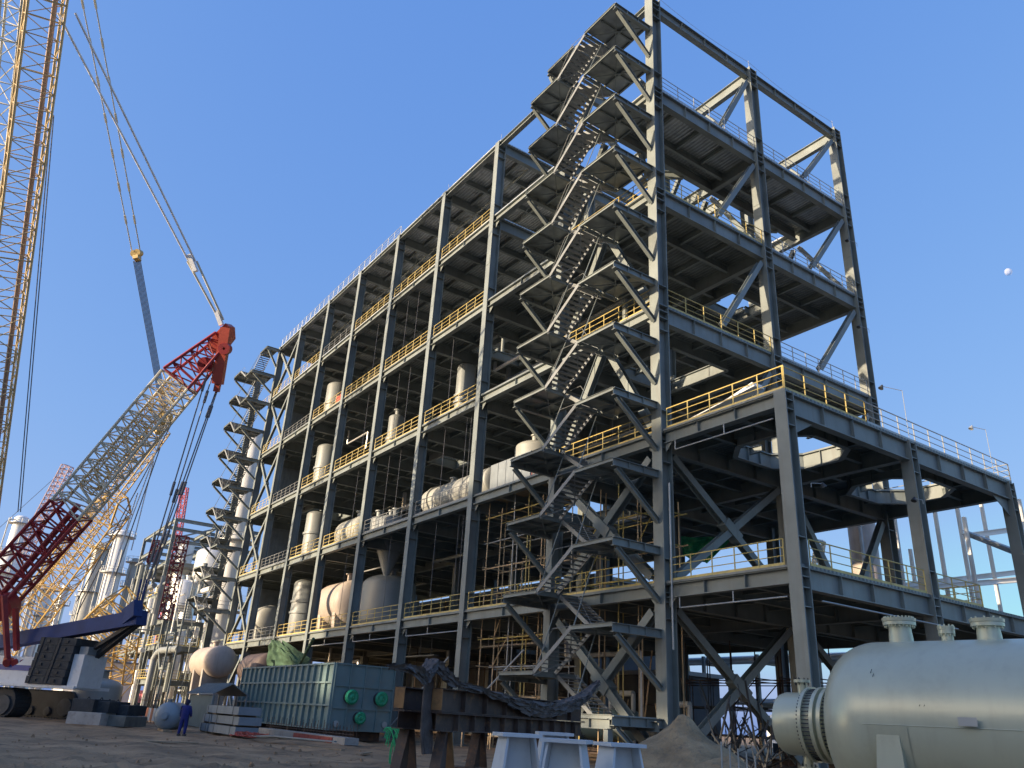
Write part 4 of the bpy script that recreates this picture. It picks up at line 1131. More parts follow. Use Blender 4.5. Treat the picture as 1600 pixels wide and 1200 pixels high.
def dished():
    p = at(262, 1118, 47); c = V((p.x, p.y, .80))
    d = (CAM - c); d.z = 0; d.normalize(); d = (d + V((0, -.35, 0))).normalized()
    t = thing('dished_vessel', 'small blue-grey vessel lying on its side with its round end facing out', 'vessel', (c.x, c.y, 0))
    mb = MB(); mb.lathe(c, d, [(.78, -1.8), (.78, .0), (.755, .12), (.66, .26), (.47, .37), (.235, .43), (.22, .49), (.125, .5), (.125, .6), (.17, .6), (.17, .64), (0, .64)], 40); mb.build('shell', mat('blue_grey_vessel', (.20, .25, .29), .4, var=.12, streak=.2), t)
    mb = MB(); mb.lathe(c + V((-.2, 0, 0)), (0, 0, 1), [(.14, .6), (.14, .9), (.22, .9), (.22, .95), (0, .95)], 16); mb.build('nozzle', vgrey, t)
    mb = MB(); mb.bar(c + V((-.7, 0, -.78)), c + V((.7, 0, -.78)), .5, .12); mb.build('cradle', wood, t)
dished()
t = thing('safety_barrier', 'orange and white striped safety barrier left of the round vessel end', 'barrier', (at(226, 1125, 62).x, at(226, 1125, 62).y, 0))
a = at(211, 1125, 64); b = at(241, 1126, 60); a.z = b.z = 0
d = (b - a)
for k in range(8):
    mb = MB(); mb.bar(a + d * (k / 8) + V((0, 0, .62)), a + d * ((k + 1) / 8) + V((0, 0, .62)), .04, .9)
    mb.build('barrier_stripe', safe if k % 2 == 0 else white, t)
mb = MB()
for k in range(7): mb.tube(a + d * (k / 6), a + d * (k / 6) + V((0, 0, 2.1)), .03)
mb.tube(a + V((0, 0, 1.6)), b + V((0, 0, 1.6)), .03); mb.build('barrier_frame', rust, t)

def person():
    p = at(289, 1120, 41.5); c = V((p.x, p.y, -.02))
    t = thing('person', 'person in dark blue coveralls and hood standing beside the grey packs', 'person', (c.x, c.y, c.z))
    face = V((F_.x, F_.y, 0)).normalized(); side = V((R_.x, R_.y, 0)).normalized()
    def P_(x, y, z): return c + side * x + face * y + V((0, 0, z))
    def skin(pts, edges, radii, name, m_, parent):
        me = bpy.data.meshes.new(name); me.from_pydata([tuple(q) for q in pts], edges, [])
        o = bpy.data.objects.new(name, me); COL.objects.link(o); me.materials.append(m_)
        md = o.modifiers.new('skin', 'SKIN'); 
        bpy.context.view_layer.objects.active = o
        sv = me.skin_vertices[0].data if me.skin_vertices else None
        if sv is None:
            bm = bmesh.new(); bm.from_mesh(me); bm.verts.layers.skin.verify(); bm.to_mesh(me); bm.free(); sv = me.skin_vertices[0].data
        for i, r in enumerate(radii): sv[i].radius = r if isinstance(r, tuple) else (r, r)
        sv[0].use_root = True
        md.use_smooth_shade = True
        sb = o.modifiers.new('sub', 'SUBSURF'); sb.levels = 2; sb.render_levels = 2
        o.parent = parent; o.matrix_parent_inverse = Matrix.Translation(-parent.location)
        return o
    J = [P_(0, 0, .95), P_(0, 0, 1.15), P_(0, .01, 1.38), P_(0, .02, 1.50), P_(.0, .04, 1.63), P_(0, .03, 1.72),
         P_(.19, .0, 1.40), P_(.27, .03, 1.13), P_(.24, .2, .95), P_(-.19, 0, 1.40), P_(-.26, .02, 1.13), P_(-.25, .1, .90),
         P_(.10, 0, .86), P_(.13, .03, .48), P_(.14, -.03, .08), P_(.15, .10, .04), P_(-.10, 0, .86), P_(-.13, .0, .48), P_(-.16, -.05, .08), P_(-.17, .08, .04),
         P_(.22, .28, .92), P_(-.25, .16, .82)]
    E_ = [(0, 1), (1, 2), (2, 3), (3, 4), (4, 5), (2, 6), (6, 7), (7, 8), (2, 9), (9, 10), (10, 11), (0, 12), (12, 13), (13, 14), (14, 15), (0, 16), (16, 17), (17, 18), (18, 19), (8, 20), (11, 21)]
    R1 = [.14, .13, .15, .06, .095, .07, .065, .05, .035, .065, .05, .035, .09, .065, .045, .04, .09, .065, .045, .04, .04, .04]
    body = skin(J, E_, R1, 'body', skinm, t)
    k = [i for i in range(20) if i not in (4, 5, 15, 19)]
    idx = {q: n for n, q in enumerate(k)}
    pts = [J[q] for q in k]; ed = [(idx[a], idx[b]) for a, b in E_ if a in idx and b in idx]
    R2 = {0: .18, 1: .17, 2: .19, 3: .10, 6: .095, 7: .075, 8: .062, 9: .095, 10: .075, 11: .062, 12: .13, 13: .10, 14: .075, 16: .13, 17: .10, 18: .075}
    skin(pts, ed, [R2[q] for q in k], 'coverall', navy, t)
    mb = MB(); mb.lathe(P_(0, .02, 1.50), (0, 0, 1), [(.09, 0), (.125, .08), (.13, .15), (.115, .23), (.07, .28), (0, .295)], 18); mb.build('hood', mat('dark_hood', (.012, .015, .05), .8), t)
    mb = MB(); mb.lathe(P_(.07, .03, 1.57), side + face * .3, [(.07, 0), (.06, .05), (.02, .075), (0, .08)], 12); mb.build('face_mask', white, t)
    mb = MB()
    for x in (-.16, .145): mb.hexa([P_(x + a * .055, b, z) for z, q in ((0, 1), (.1, .9)) for a, b in ((-1, -.12), (1, -.12), (1, .17 * q), (-1, .17 * q))])
    mb.build('boots', darkm, t)
person()
mb = MB(); q = at(385, 1150, 42)
for i in range(16):
    a0 = random.uniform(0, 6.28); c = V((q.x + random.uniform(-1, 1.4), q.y + random.uniform(-.4, .4), .1))
    pts = [c + V((.35 * math.cos(a0 + k * .7), .35 * math.sin(a0 + k * .7), .12 + .1 * math.sin(k + i))) for k in range(9)]
    mb.path(pts, .02, 5)
tag(mb.build('hose_coil', chead), 'tangled red hose coil on the ground before the grey packs', 'hose')
mb = MB(); q = at(440, 1140, 40); q.z = .15
for i in range(6): mb.bar(q + V((-3 + i * .6, -.6, .03 * i)), q + V((.5 + i * .9, -.2 + .2 * i, .06 + .02 * i)), .18, .06)
tag(mb.build('steel_strips', bundle), 'loose grey steel strips lying in front of the teal box', 'steel strips')

# ------------------------------------------------------------------ tan drum on concrete piers
vessel_h('tan horizontal drum on two grey concrete piers left of the teal box', 'drum', (-51.0, -8.6, 5.05), (-44.2, -8.6, 5.05), 1.32, vtan, sad=(.3, .72), noz=((.5, .25, .5),), sm=conc, zb=0, legw=.25, flat=.55)
vessel_h('dark brown horizontal drum just behind the tan one at the frame foot', 'drum', (-54.5, -2.9, 4.9), (-48.0, -2.9, 4.9), 1.5, mat('brown_drum', (.12, .085, .07), .6, streak=.3), sad=(.3, .72), zb=0, sm=conc)
t = thing('shed_roof', 'small open shed with a pitched ribbed roof below the tan drum', 'shed', (-33, -10.5, 0))
mb = MB()
p = V((-40.2, -10.8, 0))
for sg in (-1, 1):
    mb.add([p + V((0, 0, 3.05)), p + V((7.2, 0, 3.05)), p + V((7.2, sg * 1.3, 2.3)), p + V((0, sg * 1.3, 2.3)), p + V((0, 0, 3.0)), p + V((7.2, 0, 3.0)), p + V((7.2, sg * 1.3, 2.25)), p + V((0, sg * 1.3, 2.25))], [(0, 1, 2, 3), (4, 5, 6, 7), (0, 1, 5, 4), (2, 3, 7, 6), (0, 3, 7, 4), (1, 2, 6, 5)])
    for i in range(25): mb.bar(p + V((.15 + i * .29, 0, 3.08)), p + V((.15 + i * .29, sg * 1.3, 2.33)), .05, .04)
mb.build('ribbed_roof', vgrey, t)
mb = MB(); mb.box(-39.9, -33.2, -11.9, -11.86, 0, 2.2); mb.build('wall_sheet', mat('green_grey_sheet', (.16, .20, .19), .6), t)
for x in (-40, -33.1):
    for y in (-12, -9.6): mb = MB(); mb.bar((x, y, 0), (x, y, 2.3), .1, .1); mb.build('post', vgrey, t)

# ------------------------------------------------------------------ white tall column behind the far stair
def tower(label, x, y, z1, r, rings, m_=white, name='distillation_column', taper=None, pipes=2, plat=True, group=None):
    t = thing(name, label, 'tower', (x, y, 0), group)
    mb = MB()
    if taper:
        pr = [(r * taper[1], 0), (r * taper[1], z1 * taper[0]), (r, z1 * taper[0] + 2.5), (r, z1 - r * .5)]
    else: pr = [(r, 0), (r, z1 - r * .5)]
    for i in range(1, 7):
        a = math.pi / 2 * i / 6; pr.append((r * math.cos(a), z1 - r * .5 + r * .5 * math.sin(a)))
    mb.lathe((x, y, 0), (0, 0, 1), pr, 28); mb.build('shell', m_, t)
    def rad(z): return (r * taper[1] if taper and z < z1 * taper[0] else r)
    for zz in rings:
        pm = MB(); rr = rad(zz)
        pm.lathe((x, y, zz), (0, 0, 1), [(rr + .02, -.06), (rr + 1.1, -.06), (rr + 1.1, .06), (rr + .02, .06)], 20)
        for i in range(12):
            a = 2 * math.pi * i / 12; q = V((x + (rr + 1.05) * math.cos(a), y + (rr + 1.05) * math.sin(a), zz))
            pm.tube(q, q + V((0, 0, 1.1)), .04, 4)
            a2 = a + math.pi / 6; q2 = V((x + (rr + 1.05) * math.cos(a2), y + (rr + 1.05) * math.sin(a2), zz))
            for hgt in (.6, 1.1): pm.tube(q + V((0, 0, hgt)), q2 + V((0, 0, hgt)), .035, 4)
        pm.build('platform', galv, t)
    for i in range(pipes):
        a = -1.1 + i * 1.3; rr = rad(0) + .35
        pm = MB(); q = V((x + rr * math.cos(a), y + rr * math.sin(a), 2)); top = V((q.x, q.y, z1 - 1.5 - 3 * i))
        pm.path([q, top, V((x, y, top.z + .6))], .16, 8); pm.build('riser_pipe', galv, t)
    return t
tower('brilliant white tall column behind the far zigzag stair', -91.5, 3.4, 41.5, 1.75, (14, 24), name='white_column', pipes=1)
def tower_at(label, px, py, dep, r, rings, **k):
    q = at(px, py, dep); tower(label, q.x, q.y, q.z, r, [q.z - a for a in rings], **k)
tower_at('pale tower with a red pipe, left of the pair beyond the cranes', 162, 848, 178, 1.6, (1.5, 11, 19), taper=(.62, 1.25), m_=vcream)
tower_at('white tower with side platforms, right of the pair beyond the cranes', 194, 828, 165, 1.55, (1.5, 9, 17))
tower_at('small pinkish slim tower between the white tower and the grey frame', 213, 872, 165, .8, (1, 6), m_=vcream)
tower_at('stepped pale tower at the far left behind the boom', 36, 806, 190, 1.6, (2, 9, 14), taper=(.72, 1.6), m_=white)
tower_at('short silver tower behind the yellow boom foot', 78, 916, 190, 1.4, (1, 7), m_=silver)
tower_at('thin silver tower rising behind the distant grey frame', 104, 914, 200, .9, (1, 5), m_=silver)
tower('grey tower seen through the right side of the annex', -10.0, 34.5, 20.1, 1.15, (), m_=vtan, pipes=1)

# ------------------------------------------------------------------ secondary frame at left with vessels
def frame(label, xs, ys, zs, m_=steel, name='open_steelwork', decks=(), rails=(), roofs=True, w=.5, braces=0, railmat=yellow, group=None):
    t = thing(name, label, 'steel frame', (xs[0], ys[0], 0), group)
    for x in xs:
        for y in ys:
            mb = MB(); mb.ibeam((x, y, 0), (x, y, zs[-1]), w, w, up=(0, 1, 0), t=.05); mb.build('column', m_, t)
    for k, z in enumerate(zs):
        mb = MB()
        for y in ys:
            for a, b in zip(xs[:-1], xs[1:]): mb.ibeam((a + w / 2, y, z - .3), (b - w / 2, y, z - .3), .3, .6, t=.05)
        for x in xs:
            for a, b in zip(ys[:-1], ys[1:]): mb.ibeam((x, a + w / 2, z - .3), (x, b - w / 2, z - .3), .3, .6, t=.05)
        mb.build('floor_beam', m_, t)
        if k in decks:
            mb = MB(); mb.box(xs[0], xs[-1], ys[0], ys[-1], z, z + .1); mb.build('deck', deckm, t)
        if k in rails:
            railing((xs[0], ys[0] - .3, z + .1), (xs[-1], ys[0] - .3, z + .1), railmat, parent=t)
            railing((xs[-1] + .3, ys[0], z + .1), (xs[-1] + .3, ys[-1], z + .1), railmat, parent=t)
    if braces:
        mb = MB()
        for k in range(len(zs) - 1):
            x = xs[-1]; mb.bar((x, ys[0], zs[k]), (x, ys[1], zs[k + 1] - .6), .25, .25)
        mb.build('brace', m_, t)
    return t
frame('smaller grey steel frame with yellow railings between the cranes and the far stair', [-141, -132.3, -124, -116], [-.7, 6.5, 14], [5.2, 9.4, 13.8, 18.2, 23.6, 27.4, 31.0], decks=(1, 3, 4), rails=(1, 3), braces=1)
frame('low steel pipe frame with yellow railings at the foot of the smaller frame', [-112, -104, -97, -90], [-4.5, 0.5], [4.2, 8.6, 12.0], decks=(1,), rails=(1, 0), w=.4, m_=steel)
vessel_v('fat silver drum near the top of the smaller frame', 'drum', -108, 5.0, 19.5, 25.6, 3.0, silver, name='domed_drum', tops=((0, .4),))
vessel_v('silver drum with a conical bottom hanging in the smaller frame', 'drum', -108.5, 1.6, 15.8, 20.0, 1.75, silver, name='conical_hopper', cone=1.6, tops=((0, .3),))
vessel_v('slim silver column in the smaller frame, left of the others', 'column', -117.5, 2.2, 1.5, 22.0, 1.2, silver, name='silver_column', rings=(9, 14), tops=())
vessel_v('slim silver column in the smaller frame, right of its twin', 'column', -108.5, 2.4, 1.5, 16.5, 1.1, silver, name='silver_column', rings=(6, 11), tops=())
vessel_v('white clad exchanger standing in the left bay of the smaller frame', 'column', -124, 3.5, 15, 29, 1.5, white, name='silver_column', rings=(5,), tops=())
vessel_v('teal domed drum beside the fat silver drum', 'drum', -114, 7.0, 22.3, 25.4, 1.3, bluebox, name='domed_drum', tops=((0, .2),))
rj = random.Random(5); jm = [MB() for _ in range(4)]
for i in range(150):
    q = at(rj.uniform(205, 335), rj.uniform(880, 1085), rj.uniform(105, 150))
    if q.z < .5: continue
    m_ = jm[rj.randrange(4)]; k = rj.random(); r = rj.choice((.08, .12, .2, .35))
    if k < .45: m_.tube((q.x, q.y, max(0, q.z - rj.uniform(2, 7))), (q.x, q.y, q.z), r, 8)
    elif k < .8: m_.tube(q, q + V((rj.uniform(2, 6), 0, 0)), r, 8)
    else: m_.tube(q, q + V((0, rj.uniform(1, 4), 0)), r, 8)
for i, (m_, mt_, lb) in enumerate(zip(jm, (silver, vgrey, white, steel), ('jumble of silver pipes inside the smaller frame', 'jumble of grey pipes inside the smaller frame', 'jumble of white pipes inside the smaller frame', 'jumble of dark steel bits inside the smaller frame'))):
    tag(m_.build('far_pipework', mt_), lb, 'pipework', kind='stuff')
# low haze-pale skyline of more plant on the far left
for i, (px, py, d_, r_) in enumerate(((8, 862, 260, 1.3), (60, 905, 270, 1.0), (88, 935, 250, 1.4), (128, 925, 280, 1.1), (178, 900, 290, 1.0), (222, 930, 260, 1.3))):
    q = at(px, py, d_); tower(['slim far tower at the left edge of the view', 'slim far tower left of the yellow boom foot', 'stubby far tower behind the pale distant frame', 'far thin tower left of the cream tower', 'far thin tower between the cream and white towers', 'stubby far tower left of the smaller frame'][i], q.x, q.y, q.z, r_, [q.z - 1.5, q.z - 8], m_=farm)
# small stairs in the gap below the far stair (far stair continues as separate light steps)
def loose_flight(c, lab):
    mb = MB(); c = V(c)
    for y in (-.9, .9): mb.bar(c + V((-1.8, y, 2.2)), c + V((1.8, y, -1.2)), .08, .3)
    for i in range(9): mb.box(c.x - 1.6 + i * .4 - .15, c.x - 1.6 + i * .4 + .15, c.y - .85, c.y + .85, c.z + 1.95 - i * .38, c.z + 2.0 - i * .38)
    mb.bar(c + V((1.8, -.9, -1.2)), c + V((4.2, -.9, -1.2)), .1, .25); mb.bar(c + V((-1.8, -.9, 2.2)), c + V((-3.6, -.9, 2.2)), .1, .25)
    for x in (-3.4, 4.0): mb.bar((c.x + x, c.y - .9, 0), (c.x + x, c.y - .9, c.z + 2), .2, .2)
    tag(mb.build('access_stair', steel), lab, 'stairs')
loose_flight((-84, -3.5, 11.8), 'short open steel stair below the far zigzag stair, upper one')
loose_flight((-86, -4.2, 6.6), 'short open steel stair below the far zigzag stair, lower one')
# pipework clutter low left: racks of pipes
def piperack(label, x0, x1, y, zs, n=4, m_=galv, posts=True, name='pipe_rack'):
    t = thing(name, label, 'pipe rack', (x0, y, 0))
    x = x0
    while x <= x1 + .01:
        mb = MB()
        for yy in (y, y + 4): mb.bar((x, yy, 0), (x, yy, zs[-1] + .6), .3, .3)
        for z in zs: mb.bar((x, y + .16, z - .15), (x, y + 3.84, z - .15), .25, .3)
        x += 7.0
        mb.build('portal_frame', farm if m_ is farm else steel, t)
    for z in zs:
        for i in range(n):
            mb = MB(); r = random.choice((.12, .18, .28)); yy = y + .5 + i * 3.2 / n
            mb.tube((x0 - 2, yy, z + r), (x1 + 2, yy, z + r), r, 10); mb.build('pipe', random.choice((m_, silver, white)), t)
    return t
piperack('low pipe rack with silver pipes behind the concrete blocks', -128, -72, 4.5, (3.2, 6.0), 5)
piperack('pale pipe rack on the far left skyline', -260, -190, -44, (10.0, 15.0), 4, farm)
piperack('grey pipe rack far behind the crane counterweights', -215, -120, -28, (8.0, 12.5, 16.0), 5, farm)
piperack('long pipe rack behind the building, lower bays visible under the frame', -60, 40, 38, (4.5, 8.5), 5)
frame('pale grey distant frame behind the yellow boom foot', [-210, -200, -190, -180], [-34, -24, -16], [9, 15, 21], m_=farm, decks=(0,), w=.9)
# thick bent pipe
mb = MB(); mb.path([V((-88, -5.2, .2)), V((-88, -5.2, 6.6)), V((-87.5, -5.0, 7.4)), V((-86.6, -4.8, 7.7)), V((-80, -4.2, 7.7))], .42, 16)
tag(mb.build('bent_pipe', vgrey), 'thick grey pipe bending from vertical to horizontal left of the tan drum', 'pipe')

# ------------------------------------------------------------------ right background: unfinished white steel
def wcol(px0, py0, px1, py1, dep, w=.32):
    a = at(px0, py0, dep)
    return a
def right_bg():
    t = thing('unfinished_white_frame', 'unfinished pale steel frame of bare white columns beyond the annex', 'steel frame', (0, 33, 0))
    def post(pt, pb, d):
        a = at(*pt, d); z1 = a.z; b = on_vert(a, pb)
        mb = MB(); mb.ibeam((a.x, a.y, 2.0), (a.x, a.y, z1), .24, .24, up=(0, 1, 0), t=.03); mb.build('column', whitesteel, t); return a
    def on_vert(a, pb): return a
    base = []
    for px, py, d in ((1460, 795, 62), (1494, 785, 64), (1506, 808, 58), (1532, 782, 66), (1592, 780, 68), (1396, 800, 60), (1422, 858, 66)):
        base.append(post((px, py), None, d))
    for (pa, da, pb, db) in (((1412, 915), 60, (1600, 893), 66), ((1506, 838), 60, (1600, 825), 63), ((1404, 922), 58, (1600, 905), 60)):
        mb = MB(); mb.ibeam(at(*pa, da), at(*pb, db), .3, .4); mb.build('beam', whitesteel, t)
    mb = MB(); mb.ibeam(at(1507, 832, 60), at(1600, 868, 52), .3, .35); mb.build('beam', vgrey, t)
right_bg()
# platform steel between annex first floor and the unfinished frame
t = thing('beam_platform', 'dark half-built beam platform right of the annex first floor', 'steel platform', (9, 25, 0))
for a, b in (((8, 22.2, 8.0), (14, 34, 8.2)), ((2, 25, 8.3), (16, 24.5, 8.3)), ((2, 28, 8.3), (18, 28, 8.3)), ((2, 31, 8.3), (18, 31, 8.3)), ((3, 22, 8.3), (4, 34, 8.3)), ((8, 21.6, 7.9), (8.3, 36, 7.9)), ((12, 24, 9.6), (2, 34, 9.6))):
    mb = MB(); mb.ibeam(a, b, .35, .6, t=.04); mb.build('beam', steel, t)
for x, y in ((8, 30), (16, 30), (3, 34), (14, 24.5)):
    mb = MB(); mb.bar((x, y, 0), (x, y, 8.0), .4, .4); mb.build('column', steel, t)
# extend first floor edge past P2/P3
mb = MB(); mb.ibeam((X['P'], Y2 + .5, Z[1] - .6), (X['P'], Y2 + 9, Z[1] - .6), .42, 1.0, t=.045, stiff=2.3); mb.build('girder', steel, bld)

# ------------------------------------------------------------------ dark clad hall behind the frame
def hall(label, x0, x1, y0, y1, z1, m_, seed=1, name='clad_hall'):
    t = thing(name, label, 'building', (x0, y0, 0))
    mb = MB(); mb.box(x0, x1, y0, y1, 0, z1); mb.build('wall', m_, t)
    mb = MB(); mb.box(x0 - .3, x1 + .3, y0 - .3, y1 + .3, z1 + .002, z1 + .35); mb.build('roof', vgrey, t)
    n = int((x1 - x0) / 6); mb = MB()
    for i in range(n + 1):
        x = x0 + (x1 - x0) * i / n; mb.box(x - .2, x + .2, y0 - .25, y0 - .003, 0, z1 - .01)
    mb.build('pilaster', steel, t)
    for i in range(n):
        x = x0 + (x1 - x0) * (i + .5) / n
        mb = MB(); mb.box(x - 1.6, x + 1.6, y0 - .05, y0 - .004, 3.2, 4.6); mb.build('window', darkm, t)
    return t
dclad = mat('dark_cladding', (.07, .075, .08), .7, var=.3, scale=.4)
hall('dark clad hall behind the left bays of the big frame', -100, -33.5, 24, 34, 15.6, dclad)
hall('lower dark clad hall behind the zigzag stair bays', -33.3, -23, 24, 30, 6.2, dclad)
# unseen block added behind the camera to cast shade over yard and lower facade
def twin():
    t = thing('added_shade_block', 'tall unseen clad block added behind the camera to shade the yard', 'building', (0, -160, 0))
    x0, x1, y0, y1 = -74, 90, -175, -150
    def slab(a, b, z0, z1, nm, m_): mb = MB(); mb.box(a, b, y0, y1, z0, z1); mb.build(nm, m_, t)
    slab(x0, x1, 0.0, 36.8, 'lower_wall', farm)
    slab(-24, x1, 36.81, 44.5, 'upper_wall', farm); slab(x0, -55, 36.81, 44.5, 'upper_wall', farm)  # opening between these walls shaped to let sun reach chosen columns
    slab(x0, x1, 44.51, 53.5, 'top_wall', vgrey)
    for x in (-48, -40, -32): mb = MB(); mb.bar((x, -151, 36.82), (x, -151, 44.5), .5, .5, up=(1, 0, 0)); mb.build('column', steel, t)
twin()

# ------------------------------------------------------------------ cranes
def lattice(mbc, mbl, a, b, w, bays, rc=.09, rl=.045, w2=None, up=(0, 0, 1), h=None):
    a = V(a); b = V(b); d, s, u, L = basis(a, b, up); w2 = w2 or w; h = h or 1.0
    def ring(f):
        c = a + d * L * f; k = (w * (1 - f) + w2 * f) / 2
        return [c + s * k * sx + u * k * h * sy for sx, sy in ((-1, -1), (1, -1), (1, 1), (-1, 1))]
    for i in range(4): mbc.tube(ring(0)[i], ring(1)[i], rc, 6)
    prev = ring(0)
    for q in range(bays + 1):
        r = ring(q / bays)
        for i in range(4): mbl.tube(r[i], r[(i + 1) % 4], rl, 4)
        if q:
            for i in range(4):
                j = (i + 1) % 4
                if q % 2: mbl.tube(prev[i], r[j], rl, 4)
                else: mbl.tube(prev[j], r[i], rl, 4)
        prev = r
def boom_part(t, a, b, w, bays, m_, rc=.09, rl=.045, w2=None, name='boom_section', up=(0, 0, 1), h=None, lm=None):
    c = MB(); l = MB(); lattice(c, l, a, b, w, bays, rc, rl, w2, up, h)
    o = c.build(name, m_, t); l.build('lacing', lm or m_, o); return o

def crane1():
    t = thing('crawler_crane', 'giant crawler crane with tall yellow boom, red and grey mast and white blue-striped body', 'crane', (-46, -24, 0))
    # main boom
    a = at(-52, 960, 60); b = at(20, 400, 54); c_ = at(72, 0, 50); e = at(102, -240, 47.5)
    upv = (R_ + F_ * .75)
    for p, q, n in ((a, b, 21), (b, c_, 15), (c_, e, 9)):
        boom_part(t, p, q, 2.05, n, cyelp, .085, .04, up=upv, lm=cyelp)
    mb = MB(); mb.tube(a + F_ * .5 + R_ * .3, b + F_ * .5 + R_ * .3, .16, 6); mb.tube(b + F_ * .5 + R_ * .3, e + F_ * .5 + R_ * .3, .16, 6); mb.build('boom_walkway', mat('boom_walkway', (.36, .26, .2), .7), t)
    # derrick mast
    m0 = at(-30, 955, 57); m1 = at(112, 797, 58.5); m2 = at(281, 596, 60.5); m3 = at(349, 530, 61.5)
    boom_part(t, m0, m1, 2.5, 9, cred, .13, .07, name='mast_foot_section', up=F_)
    for k in (-.5, .5):
        mb = MB(); mb.tube(m0 + k * U_ + R_ * .9, m1 + k * U_ * .8 + R_ * .5, .22, 8); mb.build('mast_cylinder', cred, t)
    boom_part(t, m1, m2, 2.4, 16, cgrey, .11, .055, name='mast_section', up=F_)
    boom_part(t, m1 + (m2 - m1) * .15, m2, 1.2, 20, cyelp, .06, .04, name='inner_fly_section', up=F_)
    boom_part(t, m2, m3, 2.4, 6, cred, .12, .06, w2=1.2, name='mast_head_section', up=F_)
    # head: bright red box plates
    mb = MB()
    hd = [(333, 524), (352, 505), (358, 510), (359, 528), (346, 545), (330, 552), (322, 541)]
    fr = [at(x, y, 61.0) for x, y in hd]; bk = [p + F_ * 1.3 for p in fr]
    n = len(fr); mb.add(fr + bk, [tuple(range(n)), tuple(range(n, 2 * n))] + [(i, (i + 1) % n, n + (i + 1) % n, n + i) for i in range(n)])
    mb.build('mast_head', chead, t)
    mb = MB(); mb.bar(at(354, 512, 60.8), at(340, 600, 60.8), .75, .62, up=F_); mb.bar(at(341, 598, 60.8), at(338, 612, 60.8), .4, .4, up=F_); mb.build('head_strut', chead, t)
    mb = MB(); mb.lathe(at(322, 570, 60.8), F_, [(.1, -.3), (.6, -.3), (.6, .3), (.1, .3)], 16); mb.lathe(at(352, 545, 60.6), F_, [(.1, -.3), (.45, -.3), (.45, .3), (.1, .3)], 16); mb.build('sheave', cred, t)
    # pendant links to the boom top
    link = at(300, 408, 60); top = at(112, -20, 48)
    for k in (-.25, .25):
        mb = MB(); mb.tube(link + R_ * k, at(104 + k * 30, 20, 50) + R_ * k, .075, 8); mb.build('pendant_bar', ropew, t)
        mb = MB(); mb.tube(link + R_ * k * 1.4, at(346 + k * 12, 500, 61), .09, 5); mb.build('pendant_strap', cgrey, t)
    mb = MB(); mb.bar(at(296, 398, 60), at(306, 424, 60), .3, .45, up=F_); mb.build('pendant_block', ropew, t)
    mb = MB(); mb.bar(at(338, 486, 61), at(346, 508, 61), .3, .4, up=F_); mb.build('pendant_block', ropew, t)
    # backstays from head down to the blue beam
    tail = at(221, 962, 52)
    for (x0, y0, x1, y1) in ((331, 560, 212, 955), (334, 580, 217, 958), (339, 612, 238, 905), (337, 612, 231, 905)):
        mb = MB(); a0 = at(x0, y0, 61); b0 = at(x1, y1, 53); mb.tube(a0, b0, .05, 5)
        for f in (.12, .55, .8): c0 = a0 + (b0 - a0) * f; mb.tube(c0 - (b0 - a0).normalized() * .5, c0 + (b0 - a0).normalized() * .5, .11, 6)
        mb.build('backstay_rope', ropem, t)
    for (x0, y0, x1, y1, m_) in ((268, 640, 187, 860, ropew), (250, 700, 180, 900, ropem), (280, 640, 120, 940, ropem), (205, 790, 120, 960, ropem), (215, 770, 165, 930, ropew), (240, 720, 205, 860, ropew)):
        mb = MB(); mb.tube(at(x0, y0, 62), at(x1, y1, 60), .045, 5); mb.build('stay_rope', m_, t)
    # red load ladder bits hanging near the beam end
    mb = MB(); lm_ = MB()
    lattice(mb, lm_, at(286, 838, 62), at(257, 968, 60), .75, 12, .05, .035, up=F_); lattice(mb, lm_, at(246, 846, 62), at(236, 880, 61), .5, 4, .05, .035, up=F_)
    mb.v and mb.add(lm_.v, lm_.f)
    mb.build('red_spreader', cred, t)
    # blue counterweight beam
    mb = MB(); a = at(-20, 1008, 59); b = at(222, 965, 52)
    mb.bar(a, b, .8, .95); mb.bar(at(196, 966, 52.7), at(216, 950, 52), .6, 1.1); mb.build('blue_tail_beam', cblue, t)
    mb = MB(); mb.bar(at(216, 974, 52), at(132, 1040, 54.5), .35, .32); mb.bar(at(206, 976, 52), at(120, 1030, 54.5), .25, .25); mb.build('tail_strut', black, t)
    mb = MB(); mb.tube(at(230, 905, 53), at(216, 958, 52.2), .075, 6); mb.tube(at(221, 905, 53), at(210, 956, 52.2), .075, 6); mb.build('tail_link', cblue, t)
    # red A-frame at foot
    mb = MB(); mb.bar(at(6, 930, 55), at(12, 1028, 54.5), .3, .3); mb.bar(at(24, 950, 56), at(26, 1016, 56), .3, .3); mb.lathe(at(6, 948, 56.5), F_, [(0, -.6), (.9, -.6), (.9, .6), (0, .6)], 20); mb.build('winch_frame', cred, t)
    mb = MB()
    for i in range(3): mb.lathe(at(14 + i * 13, 1034, 54.5), F_, [(0, -.3), (.26, -.3), (.26, .3), (0, .3)], 14)
    mb.build('winch_drum', cred, t)
    # white body with stripe
    mb = MB(); s0 = at(-60, 1060, 55); s1 = at(44, 1060, 53.5); dirx = (s1 - s0); dirx.z = 0; dirx.normalize(); nrm = V((dirx.y, -dirx.x, 0))
    if nrm.dot(CAM - s0) < 0: nrm = -nrm
    L = (s1 - s0).length
    def pl(x0, x1, z0, z1, d0, d1):
        b_ = MB(); b_.hexa([s0 * V((1, 1, 0)) + dirx * x + nrm * y + V((0, 0, z)) for z in (z0, z1) for x, y in ((x0, d0), (x1, d0), (x1, d1), (x0, d1))]) if False else b_.hexa([V((s0.x, s0.y, 0)) + dirx * x + nrm * y + V((0, 0, z)) for z in (z0, z1) for x, y in ((x0, d0), (x1, d0), (x1, d1), (x0, d1))]); return b_
    pl(0, L, 2.2, 3.9, -3, 0).build('body', cwhite, t)
